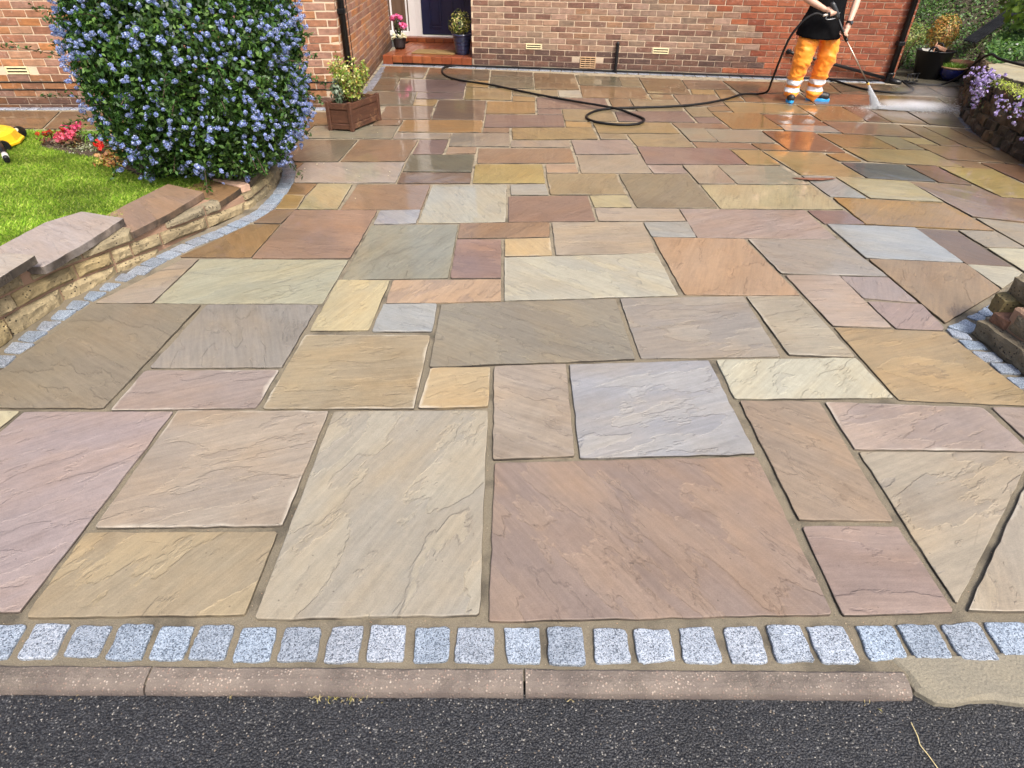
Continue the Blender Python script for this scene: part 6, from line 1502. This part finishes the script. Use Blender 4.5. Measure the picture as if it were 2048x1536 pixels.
# ---------------------------------------------------------------- hoses
def hose(name, pts, r, label, per=8, cat='hose', n=9):
    m = MB(); q = bezier(pts, per); m.tube(q, r, n); o = m.build(name, RUBBER); return tag(o, label, cat)
z = .017
c0 = gr1 + Vector((-.05, 0, -.012))
hp = [tuple(c0), (3.41, 7.715, .935), (3.30, 7.72, .86), (3.21, 7.74, .70), (3.185, 7.80, .48), (3.21, 7.95, .24), (3.27, 8.16, .08), (3.24, 8.33, z), (3.10, 8.33, z), (2.96, 8.25, z), (2.70, 7.98, z), (2.334, 7.72, z), (1.948, 7.574, z), (1.588, 7.512, z), (1.263, 7.451, z), (1.079, 7.346, z), (.949, 7.151, z), (.918, 6.968, z), (1.009, 6.795, z), (1.23, 6.696, z), (1.421, 6.743, z), (1.508, 6.874, z), (1.518, 6.985, z), (1.422, 7.212, z), (1.263, 7.42, z+.012), (.816, 7.856, z), (.355, 8.272, z), (-.15, 8.792, z), (-.523, 9.053, z), (-.761, 9.371, z), (-.86, 9.838, z), (-.819, 10.12, z), (-.664, 10.262, z), (-.322, 10.207, z), (.349, 10.10, z), (1.077, 9.975, z), (1.58, 9.885, z), (2.4, 9.758, z), (3.6, 9.567, z), (4.6, 9.407, z), (5.25, 9.30, z)]
hose('pressure_hose', hp, .0125, 'black pressure hose looping from the gun across the drive to the wall', 7)
hose('supply_hose', [(4.40, 9.425, z), (4.583, 9.36, z), (4.671, 8.95, z), (4.782, 8.62, z), (5.032, 8.47, z), (5.278, 8.53, z), (5.45, 8.80, z), (5.50, 9.05, z), (5.52, 9.20, .03)], .0135, 'black hose loop lying on wet slabs behind the spray')
hose('garden_hose', [(5.56, 9.22, .03), (5.66, 9.08, z), (5.78, 9.02, z), (5.95, 8.98, .03), (6.02, 8.80, .16), (5.86, 8.35, .40), (5.70, 7.95, .53), (5.62, 7.65, .52), (5.66, 7.25, .508), (5.72, 6.8, .508), (5.75, 6.2, .49), (5.8, 5.6, .50)], .0135, 'black hose running over the pale flat stone on the raised bed')
o = empty('metal_frame', (5.60, 9.16, .01), 'small black metal frame on the ground by the downpipe', 'frame')
m = MB()
for k in range(4): m.tube([(-.06 + k*.045, -.02, .01), (-.02 + k*.045, .05, .10)], .006, 6)
m.tube([(-.07, -.03, .01), (.11, -.01, .03)], .008, 6); m.tube([(-.03, .06, .10), (.15, .07, .11)], .008, 6); m.build('frame_bars', BLACKP, o)

# ---------------------------------------------------------------- water jet and spray
jet = empty('water_spray', (4.366, 7.60, .006), 'white jet of water fanning out over the slabs towards the raised bed', 'water spray')
def jp(o): o.parent = jet; o.matrix_parent_inverse = Matrix.Translation((4.366, 7.60, .006)).inverted(); return o
IM = Vector((4.366, 7.60, .012)); NZ = GT + lx*.036
def volmat(name, dens, scale, lo, hi, flow=(1, 1, 1)):
    t = NT(name); t.n.remove(t.b); v = t.new('ShaderNodeVolumePrincipled'); v.inputs['Color'].default_value = (.96, .97, .98, 1); v.inputs['Anisotropy'].default_value = .25
    a = t.new('ShaderNodeAttribute', attribute_name='none'); nz = t.noise(t.mapv(t.pos(), flow), scale, 4, .6); g_ = t.coord('Generated')
    # fade towards the hull: 1 - |2g-1|^2 on each axis
    mm = t.new('ShaderNodeMapping'); t.L(g_, mm.inputs[0]); mm.inputs['Location'].default_value = (-1, -1, -1); mm.inputs['Scale'].default_value = (2, 2, 2)
    return t, v, nz, mm.outputs[0]
# dense jet: many fine droplets thrown along a narrow cone, plus a thin core of mist
WATER = NT('white water'); WATER.set(color=(.97, .98, .99), rough=.35, spec=.5); tr_ = WATER.new('ShaderNodeBsdfTranslucent'); tr_.inputs[0].default_value = (.9, .92, .95, 1); mx_ = WATER.new('ShaderNodeMixShader'); mx_.inputs[0].default_value = .5; WATER.L(WATER.b.outputs[0], mx_.inputs[1]); WATER.L(tr_.outputs[0], mx_.inputs[2]); WATER.L(mx_.outputs[0], WATER.out.inputs[0]); WATER = WATER.m
def streaks(name, P, D, L, W):
    n = len(P); A = unit(np.cross(D, nr.normal(0, 1, (n, 3)))); B = np.cross(D, A); q = [P - D*L, P + A*W, P + B*W, P - (A+B)*W*.7, P + D*L]
    V = np.stack(q, 1).reshape(-1, 3); base = 5*np.arange(n)[:, None]; F = np.concatenate([base + np.array(f_) for f_ in ((0,2,1),(0,3,2),(0,1,3),(4,1,2),(4,2,3),(4,3,1))]); o = link(name, np_mesh(name, V, F, WATER)); o['kind'] = 'stuff'; return jp(o)
n = 24000; u = nr.random(n)**.75; axs = np.array(IM - NZ); ctr = np.array(NZ) + axs*u[:, None]; sp_ = (.006 + .030*u)[:, None]; P = ctr + nr.normal(0, .45, (n, 3))*sp_*np.array([1.25, .8, .7]); P[:, 2] = np.maximum(P[:, 2], .008)
streaks('water_jet', P, unit(np.tile(axs, (n, 1)) + nr.normal(0, .03, (n, 3))), nr.uniform(.008, .022, (n, 1)), nr.uniform(.0007, .0016, (n, 1)))
# splash sheet racing away over the slabs
n = 24000; r = nr.gamma(1.5, .20, n); th = nr.normal(-.16, .15, n)*(.4 + .6/(1+r*2)); P = np.stack([IM.x + np.cos(th)*r, IM.y + np.sin(th)*r*1.0 - .02 + nr.normal(0, .012, n), .008 + np.abs(nr.normal(0, 1, n))*(.010 + .028*r)], 1)
m_ = (P[:, 0] < np.interp(P[:, 1], [q.y for q in RL], [q.x for q in RL]) - .01); P = P[m_]; th = th[m_]; r = r[m_]
streaks('splash_drops', P, unit(np.stack([np.cos(th), np.sin(th), nr.normal(.05, .12, len(P))], 1)), nr.uniform(.004, .015, (len(P), 1)), nr.uniform(.0005, .0012, (len(P), 1)))
n = 1500; r = nr.gamma(1.3, .09, n); th = nr.normal(3.6, .35, n); P = np.stack([IM.x + np.cos(th)*r, IM.y + np.sin(th)*r, .008 + np.abs(nr.normal(0, .016, n))], 1)
streaks('back_splash', P, unit(np.stack([np.cos(th), np.sin(th), nr.normal(.1, .2, n)], 1)), nr.uniform(.003, .010, (n, 1)), nr.uniform(.0005, .001, (n, 1)))
# hanging mist as real volumes
def mist(name, c, rad, dens, rz=0.0, flow=(3, 3, 6)):
    m = MB(); m.ball((0, 0, 0), 1.0, 20, 12); me = m.mesh(name, None) if False else None
    m2 = MB(); m2.ball((0, 0, 0), 1.0, 20, 12)
    t = NT(name + ' water mist'); t.n.remove(t.b); v = t.new('ShaderNodeVolumePrincipled'); v.inputs['Color'].default_value = (.97, .98, 1, 1); v.inputs['Anisotropy'].default_value = .2
    oc = t.coord('Object'); ln = t.new('ShaderNodeVectorMath', operation='LENGTH'); t.L(oc, ln.inputs[0]); fall = t.ramp(ln.outputs['Value'], [(0.0, 1.0), (.45, .42), (.95, 0.0)]); nz = t.ramp(t.noise(t.mapv(t.pos(), flow), 1.6, 4, .6), [(.32, .25), (.68, 1.2)])
    t.L(t.math('MULTIPLY', t.math('MULTIPLY', fall, nz), dens), v.inputs['Density']); t.L(v.outputs[0], t.out.inputs['Volume'])
    o = m2.build(name, t.m); o.location = c; o.scale = rad; o.rotation_euler = (0, 0, rz); jp(o); o['kind'] = 'stuff'; return o
mist('spray_mist', (4.74, 7.55, .06), (.50, .17, .060), 24.0, -.22)
mist('spray_mist', (4.90, 7.60, .16), (.42, .30, .13), 2.2, -.2)

# ---------------------------------------------------------------- lawn mower at the left edge
mw = empty('lawn_mower', (-4.55, 5.66, .05), 'yellow lawn mower with black handle at the left edge of the lawn', 'lawn mower', rz=R(24))
YEL = simple('yellow mower plastic', (.80, .50, .015), .38, .14, 9, .05, 60, 0, .2)
m = MB(); prof = [(-.42,-.27),(.10,-.30),(.19,-.27),(.27,-.12),(.28,.06),(.22,.20),(.10,.27),(-.42,.27)]
V = []; F = []; n = len(prof)
for zz, k in ((.02, 1.03), (.035, 1.03), (.04, 1.0), (.10, .97), (.118, .90), (.124, .70)):
    for x, y in prof: V.append(((x+.42)*k - .42, y*k, zz))
for j in range(5):
    for k in range(n): F.append((j*n+k, j*n+(k+1) % n, (j+1)*n+(k+1) % n, (j+1)*n+k))
F.append(tuple(5*n+k for k in range(n))); m.add(V, F, False); deck = m.build('mower_deck', YEL, mw)
m = MB(); m.box((-.36, -.12, .125), (.02, .12, .165), .015); m.box((-.30, -.09, .166), (-.06, .09, .185), .01); m.build('motor_cover', YEL, deck)
m = MB(); m.box((-.30, -.05, .186), (-.02, -.02, .20), .004); m.box((-.28, .02, .186), (.0, .05, .20), .004); m.build('deck_ribs', simple('grey rib', (.35, .33, .28), .5), deck)
for q in ((.20, -.285), (.24, .235)):
    m = MB(); m.tube([(q[0], q[1]-.018, .035), (q[0], q[1]+.018, .035)], .052, 18); w_ = m.build('wheel', BLACKP, mw); m = MB(); m.tube([(q[0]-.012, q[1]-.021, .062), (q[0]-.012, q[1]+.021, .062)], .016, 10); m.build('wheel_hub', simple('pale hub', (.62, .60, .5), .5), w_)
m = MB(); m.tube([(.05, -.10, .14), (.16, -.248, .125), (.25, -.56, .10), (.325, -.867, .065)], [.016, .018, .020, .021], 10); hd_ = m.build('handle', BLACKP, mw); m = MB(); m.tube([(.295, -.74, .081), (.312, -.81, .073)], .0225, 10); m.build('handle_band', simple('pale band', (.6, .6, .58), .4), hd_)
m = MB(); m.tube(bezier([(-.42, .30, .36), (-.22, .26, .40), (-.02, .16, .30), (.07, .02, .16), (.0, -.10, .14), (-.22, -.10, .19), (-.42, -.06, .19)], 7), .010, 7); m.build('power_cable', RUBBER, mw)

# ---------------------------------------------------------------- odds and ends
n = 170; X = nr.uniform(-1.3, 1.2, n); 
P = []; N = []
for cx, w, c in ((-.42, .085, 46), (-.70, .02, 4), (.17, .02, 4), (.95, .02, 4), (-1.1, .02, 4)):
    for k in range(c): P.append((cx + nr.normal(0, w*.5), .797 - cx*.016 + nr.normal(0, .006), ROADZ + nr.uniform(.001, .012))); N.append((nr.normal(0, .5), nr.normal(-.3, .5), 1))
o = foliage('kerb_weeds', np.array(P), unit(np.array(N)), nr.uniform(.006, .017, len(P)), [(.30,.24,.11),(.20,.18,.05),(.36,.30,.16)], None, .22); tag(o, 'dry yellow weeds growing along the foot of the kerb', 'weeds', kind='stuff')
m = MB(); m.tube(bezier([(1.035, .735, ROADZ+.004), (1.032, .700, ROADZ+.006), (1.028, .680, ROADZ+.005), (1.036, .655, ROADZ+.004), (1.045, .61, ROADZ+.004)], 5), .0012, 5); o = m.build('dry_grass_stalk', simple('straw', (.62, .52, .26), .7)); tag(o, 'thin dry straw lying on the asphalt at the right', 'straw')
for k in range(1): pass
# fallen pale petals on the paving near the bush
P = np.stack([nr.uniform(-2.1, -.9, 26), nr.uniform(4.3, 6.4, 26), np.full(26, .011)], 1); o = foliage('fallen_petals', P, unit(nr.normal(0, .2, (26, 3)) + np.array([0, 0, 1])), nr.uniform(.010, .020, 26), [(.8,.76,.68),(.75,.7,.55)], None, .7, PETAL); tag(o, 'tiny pale petals scattered on the slabs near the bush', 'petals', kind='stuff')
# leaning dry leaf curl on a slab
m = MB(); V = []; F = []
for i in range(13):
    u = i/12; w = .028*math.sin(u*math.pi)**.8
    for k in range(4): v = k/3-.5; V.append((2.37 + .36*u, 5.0 + v*w*2.2 - .035*math.sin(u*3.1), .010 + .010*math.sin(u*3.14)*(1-abs(v)*1.2)))
for i in range(12):
    for k in range(3): F.append((i*4+k, (i+1)*4+k, (i+1)*4+k+1, i*4+k+1))
nv = len(V); V += [(x, y, z_-.003) for x, y, z_ in V]; F += [tuple(nv+q for q in reversed(f_)) for f_ in F]; m.add(V, F, True); o = m.build('bark_strip', simple('red brown bark', (.16, .065, .035), .8, .4, 30, .5, 60)); tag(o, 'curled red brown strip of bark lying across a joint', 'bark')
